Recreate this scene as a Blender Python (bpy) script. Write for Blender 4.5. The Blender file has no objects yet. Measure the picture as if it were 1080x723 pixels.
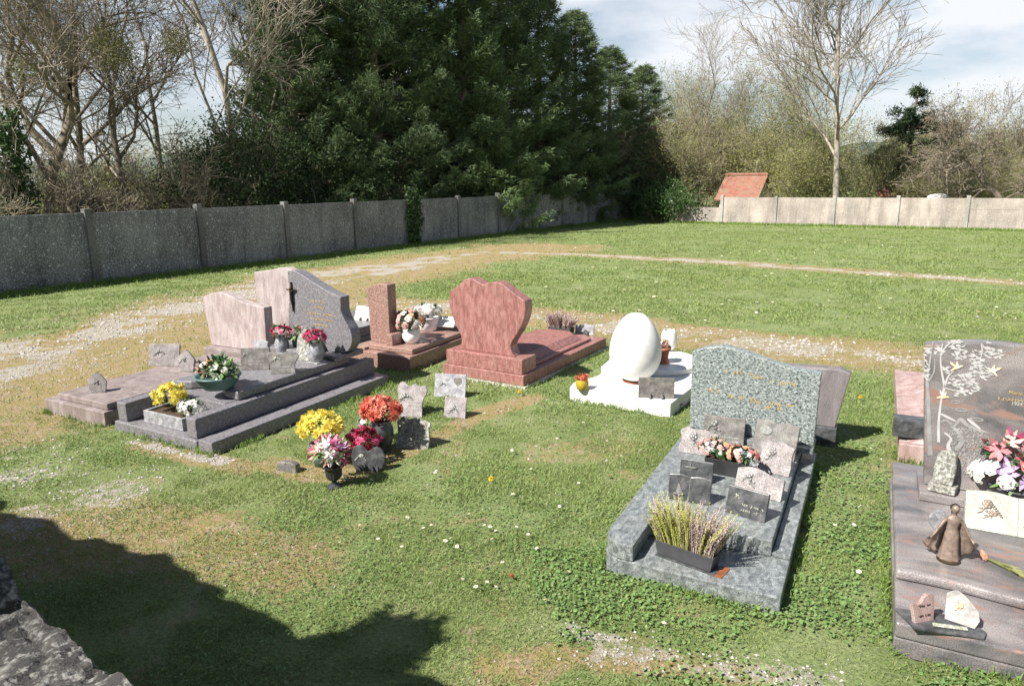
import bpy, math, random
import numpy as np
from mathutils import Vector, Matrix, Euler

random.seed(7)
rng = np.random.default_rng(7)
SC = bpy.context.scene
COL = SC.collection
PI = math.pi
R = math.radians

# ------------------------------------------------------------ camera, sky, sun, exposure
FPX, TH, RO, HC = 749.0, .23, -.0107, 2.2
SLOPE = .0071


def tz(x, y):
    """height of the lawn: level round the graves, falling gently away behind them"""
    return -SLOPE * .5 * ((y - 12) + np.sqrt((y - 12) ** 2 + 9)) + SLOPE * .5 * (-12 + math.sqrt(153))


_fw = Vector((0, math.cos(TH), -math.sin(TH)))
_up = Vector((0, math.sin(TH), math.cos(TH)))
_rt = Vector((1, 0, 0))
CAMR = math.cos(RO) * _rt + math.sin(RO) * _up
CAMU = -math.sin(RO) * _rt + math.cos(RO) * _up


def W(px, py, z=0.0):
    """the spot at height z which the photograph shows at (px, py)"""
    d = _fw + CAMR * ((px - 540) / FPX) - CAMU * ((py - 361.5) / FPX)
    t = (z - HC) / d.z
    return Vector((d.x * t, d.y * t, z))


def WT(px, py):
    z = 0.0
    for _ in range(25):
        p = W(px, py, z)
        z = float(tz(p.x, p.y))
    return Vector((p.x, p.y, z))


cam_d = bpy.data.cameras.new('camera')
cam = bpy.data.objects.new('camera', cam_d)
COL.objects.link(cam)
cam.matrix_world = Matrix.Translation((0, 0, HC)) @ Matrix((
    (CAMR.x, CAMU.x, -_fw.x), (CAMR.y, CAMU.y, -_fw.y), (CAMR.z, CAMU.z, -_fw.z))).to_4x4()
cam_d.sensor_width = 36
cam_d.lens = 36 * FPX / 1080
cam_d.clip_start = .05
cam_d.clip_end = 3000
SC.camera = cam

SUN_EL, SHADOW_AZ = R(47), R(33)
sdir = Vector((math.cos(SHADOW_AZ) * math.cos(SUN_EL), math.sin(SHADOW_AZ) * math.cos(SUN_EL), -math.sin(SUN_EL)))
sun_d = bpy.data.lights.new('sun', 'SUN')
sun_d.energy = 4.9
sun_d.angle = R(.55)
sun_d.color = (1.0, .955, .88)
sun = bpy.data.objects.new('sun', sun_d)
COL.objects.link(sun)
sun.rotation_euler = sdir.to_track_quat('-Z', 'Y').to_euler()

world = bpy.data.worlds.new('World')
SC.world = world
world.use_nodes = True
wt = world.node_tree
for n in list(wt.nodes):
    wt.nodes.remove(n)
wo = wt.nodes.new('ShaderNodeOutputWorld')
bg = wt.nodes.new('ShaderNodeBackground')
sky = wt.nodes.new('ShaderNodeTexSky')
sky.sky_type = 'NISHITA'
sky.sun_disc = False
sky.sun_elevation = SUN_EL
sky.sun_rotation = math.atan2(-sdir.x, -sdir.y) % (2 * PI)
sky.air_density = 1.0
sky.dust_density = .6
tc = wt.nodes.new('ShaderNodeTexCoord')
mp = wt.nodes.new('ShaderNodeMapping')
mp.inputs['Scale'].default_value = (1, 1, 2.6)
mp.inputs['Location'].default_value = (.35, .1, .25)
nz = wt.nodes.new('ShaderNodeTexNoise')
nz.inputs['Scale'].default_value = 2.6
nz.inputs['Detail'].default_value = 9
nz.inputs['Roughness'].default_value = .56
nz.inputs['Distortion'].default_value = .3
cr = wt.nodes.new('ShaderNodeValToRGB')
cr.color_ramp.elements[0].position = .40
cr.color_ramp.elements[0].color = (0, 0, 0, 1)
cr.color_ramp.elements[1].position = .60
cr.color_ramp.elements[1].color = (1, 1, 1, 1)
mixc = wt.nodes.new('ShaderNodeMix')
mixc.data_type = 'RGBA'
mixc.inputs['B'].default_value = (8.6, 8.9, 9.4, 1)
wt.links.new(tc.outputs['Generated'], mp.inputs['Vector'])
wt.links.new(mp.outputs['Vector'], nz.inputs['Vector'])
wt.links.new(nz.outputs['Fac'], cr.inputs['Fac'])
sep = wt.nodes.new('ShaderNodeSeparateXYZ')
wt.links.new(tc.outputs['Generated'], sep.inputs['Vector'])
hi = wt.nodes.new('ShaderNodeMapRange')          # the cloud bank lies low, it is clear overhead
hi.inputs['From Min'].default_value = .24
hi.inputs['From Max'].default_value = .46
hi.inputs['To Min'].default_value = 1.0
hi.inputs['To Max'].default_value = .12
wt.links.new(sep.outputs['Z'], hi.inputs['Value'])
mul = wt.nodes.new('ShaderNodeMath'); mul.operation = 'MULTIPLY'
wt.links.new(cr.outputs['Color'], mul.inputs[0])
wt.links.new(hi.outputs['Result'], mul.inputs[1])
wt.links.new(mul.outputs[0], mixc.inputs['Factor'])
wt.links.new(sky.outputs['Color'], mixc.inputs['A'])
wt.links.new(mixc.outputs['Result'], bg.inputs['Color'])
bg.inputs['Strength'].default_value = .05
wt.links.new(bg.outputs['Background'], wo.inputs['Surface'])

SC.view_settings.view_transform = 'Standard'
SC.view_settings.look = 'None'
SC.view_settings.exposure = 1.12
SC.view_settings.gamma = 1
SC.render.engine = 'CYCLES'


# ------------------------------------------------------------ tags and mesh helpers
def tag(o, label=None, cat=None, group=None, kind=None):
    if label: o['label'] = label
    if cat: o['category'] = cat
    if group: o['group'] = group
    if kind: o['kind'] = kind
    return o


def empty(name, loc, rz=0.0, label=None, cat=None, group=None, rx=0.0):
    o = bpy.data.objects.new(name, None)
    COL.objects.link(o)
    o.empty_display_size = .1
    o.location = loc
    o.rotation_euler = (rx, 0, rz)
    return tag(o, label, cat, group)


def np_mesh(name, v, f, mat=None, smooth=False):
    """v (n,3); f an (m,k) array of one face size, or a list of such arrays"""
    me = bpy.data.meshes.new(name)
    fs = [np.asarray(a, dtype=np.int32) for a in (f if isinstance(f, list) else [f]) if len(a)]
    v = np.asarray(v, dtype=np.float32)
    me.vertices.add(len(v))
    me.vertices.foreach_set('co', v.ravel())
    nl = sum(a.size for a in fs)
    npol = sum(len(a) for a in fs)
    me.loops.add(nl)
    me.loops.foreach_set('vertex_index', np.concatenate([a.ravel() for a in fs]))
    me.polygons.add(npol)
    tot = np.concatenate([np.full(len(a), a.shape[1], np.int32) for a in fs])
    st = np.concatenate([[0], np.cumsum(tot)[:-1]]).astype(np.int32)
    me.polygons.foreach_set('loop_start', st)
    me.polygons.foreach_set('loop_total', tot)
    me.polygons.foreach_set('use_smooth', np.full(npol, smooth))
    if mat: me.materials.append(mat)
    me.update(calc_edges=True)
    me.validate()
    return me


def link(name, me, parent=None, loc=None, rot=None, scale=None):
    o = bpy.data.objects.new(name, me)
    COL.objects.link(o)
    if parent is not None: o.parent = parent
    if loc is not None: o.location = loc
    if rot is not None: o.rotation_euler = rot
    if scale is not None: o.scale = (scale,) * 3 if isinstance(scale, (int, float)) else scale
    return o


class MB:
    def __init__(s):
        s.v = []; s.f = []

    def add(s, vs, fs):
        b = len(s.v)
        s.v += [tuple(p) for p in vs]
        s.f += [tuple(i + b for i in q) for q in fs]
        return s

    def box(s, x0, x1, y0, y1, z0, z1):
        return s.add([(x0, y0, z0), (x1, y0, z0), (x1, y1, z0), (x0, y1, z0), (x0, y0, z1), (x1, y0, z1), (x1, y1, z1), (x0, y1, z1)],
                     [(0, 3, 2, 1), (4, 5, 6, 7), (0, 1, 5, 4), (1, 2, 6, 5), (2, 3, 7, 6), (3, 0, 4, 7)])

    def plan(s, pts, z0, z1):
        """outline in plan, extruded upwards"""
        n = len(pts)
        return s.add([(x, y, z0) for x, y in pts] + [(x, y, z1) for x, y in pts],
                     [tuple(range(n - 1, -1, -1)), tuple(range(n, 2 * n))] + [(i, (i + 1) % n, n + (i + 1) % n, n + i) for i in range(n)])

    def face_on(s, pts, y0, y1):
        """outline in the x-z plane (anticlockwise seen from the front), given a depth y0..y1"""
        n = len(pts)
        return s.add([(x, y0, z) for x, z in pts] + [(x, y1, z) for x, z in pts],
                     [tuple(range(n)), tuple(range(2 * n - 1, n - 1, -1))] + [((i + 1) % n, i, n + i, n + (i + 1) % n) for i in range(n)])

    def lathe(s, prof, n=24, c=(0, 0, 0), wob=0):
        b = []
        m = len(prof)
        for r, z in prof:
            for k in range(n):
                a = 2 * PI * k / n
                rr = r * (1 + wob * math.cos(k * PI))
                b.append((c[0] + rr * math.cos(a), c[1] + rr * math.sin(a), c[2] + z))
        f = [(i * n + k, i * n + (k + 1) % n, (i + 1) * n + (k + 1) % n, (i + 1) * n + k) for i in range(m - 1) for k in range(n)]
        f.append(tuple(range(n - 1, -1, -1)))
        f.append(tuple(range((m - 1) * n, m * n)))
        return s.add(b, f)

    def tube(s, pts, rad, n=6):
        pts = [Vector(p) for p in pts]
        if isinstance(rad, (int, float)): rad = [rad] * len(pts)
        b = []
        for i, p in enumerate(pts):
            t = (pts[min(i + 1, len(pts) - 1)] - pts[max(i - 1, 0)]).normalized()
            a = t.cross(Vector((0, 0, 1)))
            if a.length < .1: a = t.cross(Vector((1, 0, 0)))
            a.normalize(); c = t.cross(a)
            for k in range(n):
                q = 2 * PI * k / n
                b.append(p + (a * math.cos(q) + c * math.sin(q)) * rad[i])
        f = [(i * n + k, i * n + (k + 1) % n, (i + 1) * n + (k + 1) % n, (i + 1) * n + k) for i in range(len(pts) - 1) for k in range(n)]
        f += [tuple(range(n)), tuple(range(len(pts) * n - 1, (len(pts) - 1) * n - 1, -1))]
        return s.add(b, f)

    def ball(s, c, r, n=10, sq=(1, 1, 1), noise=0):
        prof = []
        b = []
        for i in range(1, n):
            a = PI * i / n
            for k in range(n + 2):
                q = 2 * PI * k / (n + 2)
                rr = r * (1 + random.uniform(-noise, noise))
                b.append((c[0] + sq[0] * rr * math.sin(a) * math.cos(q), c[1] + sq[1] * rr * math.sin(a) * math.sin(q), c[2] - sq[2] * rr * math.cos(a)))
        m = n + 2
        f = [(i * m + k, i * m + (k + 1) % m, (i + 1) * m + (k + 1) % m, (i + 1) * m + k) for i in range(n - 2) for k in range(m)]
        f += [tuple(range(m - 1, -1, -1)), tuple(range((n - 2) * m, (n - 1) * m))]
        return s.add(b, f)

    def mesh(s, name, mat, smooth=False):
        me = bpy.data.meshes.new(name)
        me.from_pydata(s.v, [], s.f)
        me.materials.append(mat)
        if smooth:
            for p in me.polygons: p.use_smooth = True
        me.update()
        return me

    def build(s, name, mat, parent=None, bevel=0, smooth=False, loc=None, rot=None, seg=2):
        o = link(name, s.mesh(name, mat, smooth), parent, loc, rot)
        if bevel:
            m = o.modifiers.new('bevel', 'BEVEL')
            m.width = bevel; m.segments = seg; m.limit_method = 'ANGLE'; m.angle_limit = R(35)
        return o


# ------------------------------------------------------------ materials
def new_mat(name):
    m = bpy.data.materials.new(name)
    m.use_nodes = True
    nt = m.node_tree
    b = nt.nodes['Principled BSDF']
    return m, nt, b


def noise(nt, scale, detail=4, rough=.55, coord=None, stretch=None, dist=0):
    n = nt.nodes.new('ShaderNodeTexNoise')
    n.inputs['Scale'].default_value = scale
    n.inputs['Detail'].default_value = detail
    n.inputs['Roughness'].default_value = rough
    n.inputs['Distortion'].default_value = dist
    if coord is None:
        coord = nt.nodes.new('ShaderNodeTexCoord').outputs['Object']
    if stretch:
        m = nt.nodes.new('ShaderNodeMapping')
        m.inputs['Scale'].default_value = stretch[:3]
        if len(stretch) > 3: m.inputs['Rotation'].default_value = stretch[3:6]
        nt.links.new(coord, m.inputs['Vector'])
        coord = m.outputs['Vector']
    nt.links.new(coord, n.inputs['Vector'])
    return n.outputs['Fac']


def ramp(nt, fac, stops):
    r = nt.nodes.new('ShaderNodeValToRGB')
    e = r.color_ramp.elements
    while len(e) < len(stops): e.new(.5)
    for q, (p, c) in zip(e, stops):
        q.position = p
        q.color = (*c, 1) if not isinstance(c, (int, float)) else (c, c, c, 1)
    nt.links.new(fac, r.inputs['Fac'])
    return r.outputs['Color']


def mix(nt, fac, a, b, mode='MIX'):
    m = nt.nodes.new('ShaderNodeMix')
    m.data_type = 'RGBA'
    m.blend_type = mode
    for key, val in (('Factor', fac), ('A', a), ('B', b)):
        s = m.inputs[key]
        if isinstance(val, (int, float)): s.default_value = val if key == 'Factor' else (val, val, val, 1)
        elif isinstance(val, tuple): s.default_value = (*val, 1)
        else: nt.links.new(val, s)
    return m.outputs['Result']


def bump(nt, b, h, strength=.3, dist=.01):
    n = nt.nodes.new('ShaderNodeBump')
    n.inputs['Strength'].default_value = strength
    n.inputs['Distance'].default_value = dist
    nt.links.new(h, n.inputs['Height'])
    nt.links.new(n.outputs['Normal'], b.inputs['Normal'])


def granite(name, a, b_, c, grain=220, veins=None, vs=9, stretch=(1, 1, .35), rough=.28, dirt=.35, contrast=.5, dirtc=(.17, .15, .12)):
    """polished stone: fine grain over cloudy veins, some weather dirt"""
    m, nt, b = new_mat(name)
    g = noise(nt, grain, 3, .7)
    v = noise(nt, vs, 7, .62, stretch=stretch, dist=.6)
    base = ramp(nt, v, [(.5 - contrast * .28, a), (.5, b_), (.5 + contrast * .28, c)])
    gr = ramp(nt, g, [(.36, .45), (.5, .95), (.64, 1.45)])
    col = mix(nt, 1, base, gr, 'MULTIPLY')
    if veins:
        vn = noise(nt, vs * 1.7, 6, .6, stretch=stretch, dist=1.4)
        col = mix(nt, ramp(nt, vn, [(.55, 0), (.66, 1)]), col, veins)
    d = ramp(nt, noise(nt, 5, 8, .68), [(.48, 0), (.72, 1)])
    dd = mix(nt, 1, d, dirt, 'MULTIPLY')
    col = mix(nt, dd, col, dirtc)
    nt.links.new(col, b.inputs['Base Color'])
    rr = ramp(nt, noise(nt, 6, 8, .7), [(.35, rough), (.7, min(1, rough + .35))])
    nt.links.new(rr, b.inputs['Roughness'])
    bump(nt, b, g, .12, .002)
    return m


def plain(name, col, rough=.6, metal=0, var=.25, vs=14, spec=.4, col2=None, bmp=0, trans=0):
    m, nt, b = new_mat(name)
    c2 = col2 or tuple(x * (1 - var) for x in col)
    col = tuple(min(1, x * (1 + var * .4)) for x in col) if not col2 else col
    f = noise(nt, vs, 5, .6)
    nt.links.new(ramp(nt, f, [(.35, c2), (.65, col)]), b.inputs['Base Color'])
    b.inputs['Roughness'].default_value = rough
    b.inputs['Metallic'].default_value = metal
    b.inputs['Specular IOR Level'].default_value = spec
    if bmp: bump(nt, b, noise(nt, vs * 3, 5, .65), bmp, .01)
    if trans:
        t = nt.nodes.new('ShaderNodeBsdfTranslucent')
        t.inputs['Color'].default_value = (*col, 1)
        ms = nt.nodes.new('ShaderNodeMixShader')
        ms.inputs['Fac'].default_value = trans
        nt.links.new(b.outputs['BSDF'], ms.inputs[1])
        nt.links.new(t.outputs['BSDF'], ms.inputs[2])
        nt.links.new(ms.outputs['Shader'], nt.nodes['Material Output'].inputs['Surface'])
    return m


def leafy(name, c1, c2, c3=None, scale=.6, rough=.6, trans=.25, spec=.2):
    """foliage whose tint varies from clump to clump"""
    m, nt, b = new_mat(name)
    geo = nt.nodes.new('ShaderNodeNewGeometry')
    f = noise(nt, scale, 3, .6, coord=geo.outputs['Position'])
    f2 = noise(nt, scale * 14, 2, .6, coord=geo.outputs['Position'])
    col = ramp(nt, f, [(.36, c1), (.62, c2)])
    if c3: col = mix(nt, ramp(nt, f2, [(.5, 0), (.7, 1)]), col, c3)
    nt.links.new(col, b.inputs['Base Color'])
    b.inputs['Roughness'].default_value = rough
    b.inputs['Specular IOR Level'].default_value = spec
    if trans:
        t = nt.nodes.new('ShaderNodeBsdfTranslucent')
        nt.links.new(col, t.inputs['Color'])
        ms = nt.nodes.new('ShaderNodeMixShader')
        ms.inputs['Fac'].default_value = trans
        nt.links.new(b.outputs['BSDF'], ms.inputs[1])
        nt.links.new(t.outputs['BSDF'], ms.inputs[2])
        nt.links.new(ms.outputs['Shader'], nt.nodes['Material Output'].inputs['Surface'])
    return m


M = {}
M['pink_pale'] = granite('pale_pink_granite', (.29, .235, .23), (.37, .305, .298), (.44, .385, .375), 200, vs=18, stretch=(1, 1, .3), dirt=.3, rough=.35)
M['pink_slab'] = granite('weathered_pink_granite', (.17, .135, .13), (.225, .18, .175), (.29, .245, .235), 200, vs=12, dirt=.55, rough=.4)
M['mauve'] = granite('mauve_grey_granite', (.115, .11, .122), (.165, .157, .172), (.23, .22, .235), 170, vs=42, stretch=(1, 1, 1), dirt=.3, rough=.3)
M['red'] = granite('red_granite', (.20, .085, .075), (.28, .125, .11), (.35, .185, .165), 170, vs=22, stretch=(1.6, 1.6, .5), dirt=.22, rough=.25, dirtc=(.2, .16, .14))
M['brown'] = granite('brown_red_granite', (.16, .085, .07), (.28, .165, .135), (.40, .27, .225), 170, vs=60, stretch=(1, 1, 1), dirt=.22, rough=.2)
M['green'] = granite('green_veined_granite', (.045, .058, .06), (.20, .23, .222), (.38, .415, .40), 150, vs=62, stretch=(1, 1, 1.4, 0, .6, 0), dirt=.12, rough=.15, contrast=.42)
M['green_slab'] = granite('green_grey_granite_slab', (.085, .095, .098), (.165, .182, .182), (.28, .30, .30), 150, vs=30, stretch=(1, .6, 1, 0, 0, .4), dirt=.2, rough=.16, contrast=.6)
M['multi'] = granite('dark_red_swirled_granite', (.085, .083, .088), (.165, .15, .15), (.255, .23, .225), 200, veins=(.235, .14, .115), vs=3.2, stretch=(.6, 1.3, 1.3, 0, .3, .5), dirt=.2, rough=.12, dirtc=(.26, .24, .23))
M['salmon'] = granite('salmon_granite', (.27, .17, .155), (.35, .245, .23), (.42, .32, .305), 220, vs=10, dirt=.2, rough=.4)
M['dark_mauve'] = granite('dull_mauve_stone', (.12, .105, .11), (.175, .155, .158), (.22, .20, .20), 150, vs=6, dirt=.4, rough=.45)
M['grey_light'] = granite('light_grey_granite', (.18, .18, .195), (.29, .29, .31), (.41, .41, .42), 260, vs=22, stretch=(1, 1, 1), dirt=.2, rough=.3)
M['grey_dark'] = granite('dark_grey_granite', (.035, .037, .04), (.06, .063, .066), (.10, .10, .105), 260, vs=22, stretch=(1, 1, 1), dirt=.25, rough=.2, dirtc=(.2, .2, .19))
M['grey_mid'] = granite('mid_grey_granite', (.085, .08, .072), (.14, .13, .12), (.20, .19, .175), 260, vs=22, stretch=(1, 1, 1), dirt=.3, rough=.35)
M['stone_pink'] = granite('rough_pinkish_stone', (.15, .13, .13), (.23, .205, .20), (.32, .29, .285), 120, vs=14, stretch=(1, 1, 1), dirt=.25, rough=.5)
M['cream_stone'] = granite('cream_stone', (.27, .28, .225), (.36, .365, .30), (.42, .42, .37), 150, vs=8, dirt=.2, rough=.5)
M['lichen'] = granite('lichen_spotted_stone', (.10, .10, .085), (.24, .235, .205), (.45, .45, .42), 90, vs=40, stretch=(1, 1, 1), dirt=.3, rough=.85)
M['white_stone'] = plain('white_painted_stone', (.76, .75, .725), .45, var=.04, vs=4, col2=(.56, .55, .51), bmp=.12)
M['white_ceramic'] = plain('white_ceramic', (.8, .8, .8), .25, var=.06)
M['cement'] = plain('pale_cement', (.48, .45, .39), .9, var=.3, vs=9, bmp=.4)
M['bronze'] = plain('dark_bronze', (.10, .075, .05), .4, .7, .4, 60)
M['bronze_pale'] = plain('patinated_bronze_resin', (.30, .225, .18), .45, .25, .5, 45, col2=(.16, .125, .105), bmp=.2)  # paler bronze tone of the statuette and book reliefs
M['pewter'] = plain('pewter_relief', (.22, .22, .21), .45, .4, .4, 120)
M['gold'] = plain('gold_lettering', (.55, .40, .18), .45, .3, .2)
M['black_plastic'] = plain('black_plastic', (.035, .035, .038), .4, var=.3)
M['charcoal_plastic'] = plain('charcoal_plastic', (.05, .052, .056), .45, var=.2)
M['green_plastic'] = plain('grey_green_plastic', (.09, .17, .16), .4, var=.15)
M['terracotta'] = plain('terracotta', (.34, .12, .075), .8, var=.25)
M['yellow_glaze'] = plain('mustard_glazed_pot', (.40, .30, .03), .25, var=.3)
M['rust'] = plain('rusty_tray', (.30, .10, .04), .7, var=.5)
M['soil'] = plain('potting_soil', (.07, .045, .03), .95, var=.5, vs=60, bmp=.5)
M['engrave'] = plain('pale_engraving', (.42, .41, .40), .6, var=.12)
M['engrave_dim'] = plain('dim_engraving', (.27, .26, .255), .6, var=.3)
M['bird_cream'] = plain('cream_bird_inlay', (.75, .66, .52), .5, var=.15, vs=30, col2=(.62, .40, .22))
for n, c, c2 in (('yellow', (.85, .76, .20), (.78, .62, .09)), ('white_petal', (.82, .80, .76), (.72, .68, .62)), ('pink', (.75, .20, .36), (.62, .08, .22)),
                 ('rose_pink', (.72, .28, .30), (.60, .16, .18)), ('hot_pink', (.62, .05, .16), (.45, .02, .08)), ('peach', (.80, .50, .34), (.72, .34, .22)), ('pale_pink', (.80, .52, .48), (.70, .36, .33)),
                 ('orange_red', (.74, .22, .14), (.70, .34, .26)), ('crimson', (.36, .03, .07), (.24, .015, .04)), ('mauve_petal', (.62, .48, .66), (.45, .28, .5)),
                 ('coral', (.72, .20, .14), (.62, .11, .08)), ('dandelion', (.82, .62, .01), (.75, .45, .01))):
    M[n] = plain(n, c, .65, vs=35, col2=c2, trans=.25, spec=.2)
M['leaf'] = plain('fabric_leaf', (.05, .13, .035), .5, vs=30, col2=(.02, .06, .02), trans=.15)
M['leaf_pale'] = plain('pale_leaf', (.20, .32, .12), .5, vs=30, col2=(.10, .2, .06), trans=.25)
M['dry'] = plain('dry_stalk', (.36, .25, .16), .8, vs=40, col2=(.2, .13, .08))
M['heather_y'] = plain('yellow_green_heather', (.56, .54, .18), .7, vs=40, col2=(.38, .42, .10), trans=.2)
M['heather_p'] = plain('faded_pink_heather', (.58, .48, .44), .8, vs=80, col2=(.34, .24, .21), trans=.1)
M['bark'] = plain('bark', (.27, .225, .165), .9, vs=5, col2=(.11, .092, .07), bmp=.6)
M['bark_pale'] = plain('pale_bark', (.38, .34, .28), .9, vs=6, col2=(.19, .165, .13), bmp=.5)
M['bark_brown'] = plain('brown_twigs', (.30, .255, .185), .9, vs=3, col2=(.16, .135, .10))
M['bark_olive'] = plain('olive_twigs', (.36, .32, .20), .9, vs=3, col2=(.20, .18, .11))
M['conifer'] = leafy('conifer_foliage', (.07, .115, .055), (.135, .19, .085), (.25, .315, .145), .45, trans=.35)
M['conifer_bright'] = leafy('bright_conifer_foliage', (.10, .16, .06), (.16, .225, .085), (.22, .29, .12), .8, trans=.15)  # the low conifers' own brighter green
M['pine'] = leafy('pine_needles', (.03, .055, .028), (.05, .08, .035), (.07, .10, .04), .7, trans=.1)
M['evergreen'] = leafy('dark_shrub_leaves', (.028, .048, .018), (.05, .08, .028), (.085, .12, .045), .9, trans=.12)
M['ivy'] = leafy('ivy_leaves', (.03, .065, .02), (.06, .11, .035), (.09, .14, .05), 1.2, trans=.15, rough=.4)
M['olive_leaf'] = leafy('spring_olive_leaves', (.16, .18, .065), (.25, .26, .09), (.34, .33, .15), .5, trans=.3)
M['brown_leaf'] = leafy('brown_dry_leaves', (.18, .155, .075), (.25, .205, .11), (.31, .26, .15), .5, trans=.3)
M['willow'] = leafy('pale_willow_leaves', (.19, .23, .10), (.27, .32, .15), (.33, .37, .2), .5, trans=.35)
M['mistletoe'] = leafy('mistletoe_leaves', (.16, .16, .07), (.22, .22, .09), None, 2, trans=.2)


def roof_mat():
    m, nt, b = new_mat('red_roof_tiles')
    tcn = nt.nodes.new('ShaderNodeTexCoord').outputs['Object']
    br = nt.nodes.new('ShaderNodeTexBrick')
    br.inputs['Scale'].default_value = 4
    br.inputs['Mortar Size'].default_value = .035
    br.inputs['Color1'].default_value = (.36, .135, .085, 1)
    br.inputs['Color2'].default_value = (.24, .085, .06, 1)
    br.inputs['Mortar'].default_value = (.10, .04, .03, 1)
    nt.links.new(tcn, br.inputs['Vector'])
    c = mix(nt, ramp(nt, noise(nt, 3, 6, .7), [(.42, 0), (.62, .75)]), br.outputs['Color'], (.20, .15, .10))
    nt.links.new(c, b.inputs['Base Color'])
    b.inputs['Roughness'].default_value = .85
    return m


M['roof'] = roof_mat()
M['render'] = plain('pale_wall_render', (.55, .54, .52), .9, var=.2, vs=3)


def fence_mat(name, a, b_, c, spots=.55):
    """precast concrete with lichen spots and rain streaks"""
    m, nt, b = new_mat(name)
    geo = nt.nodes.new('ShaderNodeNewGeometry').outputs['Position']
    base = ramp(nt, noise(nt, 2.2, 7, .66, coord=geo, stretch=(1, 1, .5)), [(.35, a), (.65, b_)])
    base = mix(nt, 1, base, ramp(nt, noise(nt, .55, 6, .7, coord=geo), [(.32, .62), (.68, 1.5)]), 'MULTIPLY')
    vo = nt.nodes.new('ShaderNodeTexVoronoi')
    vo.inputs['Scale'].default_value = 11
    vo.inputs['Randomness'].default_value = 1
    nt.links.new(geo, vo.inputs['Vector'])
    sp = ramp(nt, vo.outputs['Distance'], [(.12, 1), (.30, 0)])
    gate = ramp(nt, noise(nt, 6, 4, .7, coord=geo), [(.44, 0), (.6, 1)])
    f = mix(nt, 1, sp, gate, 'MULTIPLY')
    f = mix(nt, 1, f, spots, 'MULTIPLY')
    fine = ramp(nt, noise(nt, 38, 4, .75, coord=geo), [(.50, 0), (.66, .8)])
    col = mix(nt, f, base, c)
    col = mix(nt, fine, col, c)
    streak = ramp(nt, noise(nt, 5, 5, .7, coord=geo, stretch=(1, 1, .12)), [(.5, 0), (.72, .55)])
    col = mix(nt, streak, col, tuple(x * .45 for x in a))
    nt.links.new(col, b.inputs['Base Color'])
    b.inputs['Roughness'].default_value = .92
    bump(nt, b, noise(nt, 30, 6, .7, coord=geo), .7, .02)
    return m


M['fence'] = fence_mat('lichened_shaded_concrete', (.09, .09, .09), (.17, .168, .165), (.56, .57, .58), 1.0)  # base darkened for the fence's unlit side, shade in the colour; lichen spots over it
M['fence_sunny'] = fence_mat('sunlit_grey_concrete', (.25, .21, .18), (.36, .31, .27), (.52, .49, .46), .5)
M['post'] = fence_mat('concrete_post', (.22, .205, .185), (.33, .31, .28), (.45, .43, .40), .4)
M['post_dark'] = fence_mat('shaded_concrete_post', (.09, .088, .085), (.14, .135, .13), (.30, .30, .29), .5)  # darker copy of the post concrete, the left fence's shade in its colour
M['rubble'] = fence_mat('rough_rubble_stone', (.018, .017, .016), (.055, .051, .047), (.30, .29, .27), .6)

# ------------------------------------------------------------ where the ground is bare: lines and patches on the ground, metres
T = R(-29)


def poly(pts): return [tuple(WT(*p)[:2]) for p in pts]


gravel_lines = [(poly([(0, 392), (60, 362), (120, 345), (185, 328), (250, 310), (330, 292), (410, 282), (470, 272)]), 1.0, .66),
                (poly([(380, 318), (440, 322), (500, 326), (560, 332), (640, 343), (720, 352), (800, 360), (950, 378), (1080, 392)]), .5, .55),
                (poly([(400, 288), (450, 272), (520, 266), (600, 268), (700, 273), (800, 279), (900, 286), (1000, 293), (1080, 299)]), .33, .9),
                (poly([(0, 500), (50, 512), (90, 530)]), .5, .5), (poly([(0, 545), (60, 560)]), .35, .5),
                (poly([(640, 688), (700, 692), (760, 705), (860, 715)]), .13, .55),
                (poly([(140, 466), (190, 478), (235, 487)]), .07, 1.0),
                (poly([(600, 662), (650, 675)]), .06, .7)]
moss_lines = [(poly([(0, 405), (90, 372), (180, 348), (270, 318), (380, 290), (480, 272), (560, 262)]), 2.1, 1.0),
              (poly([(380, 320), (470, 325), (560, 332), (640, 343), (720, 352), (800, 360), (950, 378), (1080, 392)]), .85, 1.0),
              (poly([(430, 272), (520, 266), (600, 268), (700, 273), (800, 279), (900, 286), (1000, 293), (1080, 299)]), .6, .8),
              (poly([(0, 560), (80, 580), (180, 575), (300, 590)]), .45, .7),
              (poly([(560, 708), (520, 700), (590, 695)]), .12, .8),
              (poly([(290, 490), (330, 500), (370, 500), (440, 470), (500, 440), (560, 420)]), .16, .9),
              (poly([(640, 695), (720, 702), (820, 718)]), .13, .7),
              (poly([(120, 540), (230, 560)]), .3, .6), (poly([(150, 470), (260, 495)]), .15, .7)]


def seg_dist(x, y, pts):
    d = np.full(x.shape, 1e9)
    for (ax, ay), (bx, by) in zip(pts[:-1], pts[1:]):
        dx, dy = bx - ax, by - ay
        t = np.clip(((x - ax) * dx + (y - ay) * dy) / (dx * dx + dy * dy), 0, 1)
        d = np.minimum(d, np.hypot(x - ax - t * dx, y - ay - t * dy))
    return d


_ng = rng.random((6, 64, 64))


def vnoise(x, y, s, k=0):
    g = _ng[k % 6]
    X = x * s + 500.3; Y = y * s + 500.7
    xi = np.floor(X).astype(int); yi = np.floor(Y).astype(int)
    fx = X - xi; fy = Y - yi
    fx = fx * fx * (3 - 2 * fx); fy = fy * fy * (3 - 2 * fy)
    a = g[xi % 64, yi % 64]; b = g[(xi + 1) % 64, yi % 64]; c = g[xi % 64, (yi + 1) % 64]; d = g[(xi + 1) % 64, (yi + 1) % 64]
    return (a * (1 - fx) + b * fx) * (1 - fy) + (c * (1 - fx) + d * fx) * fy


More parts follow.
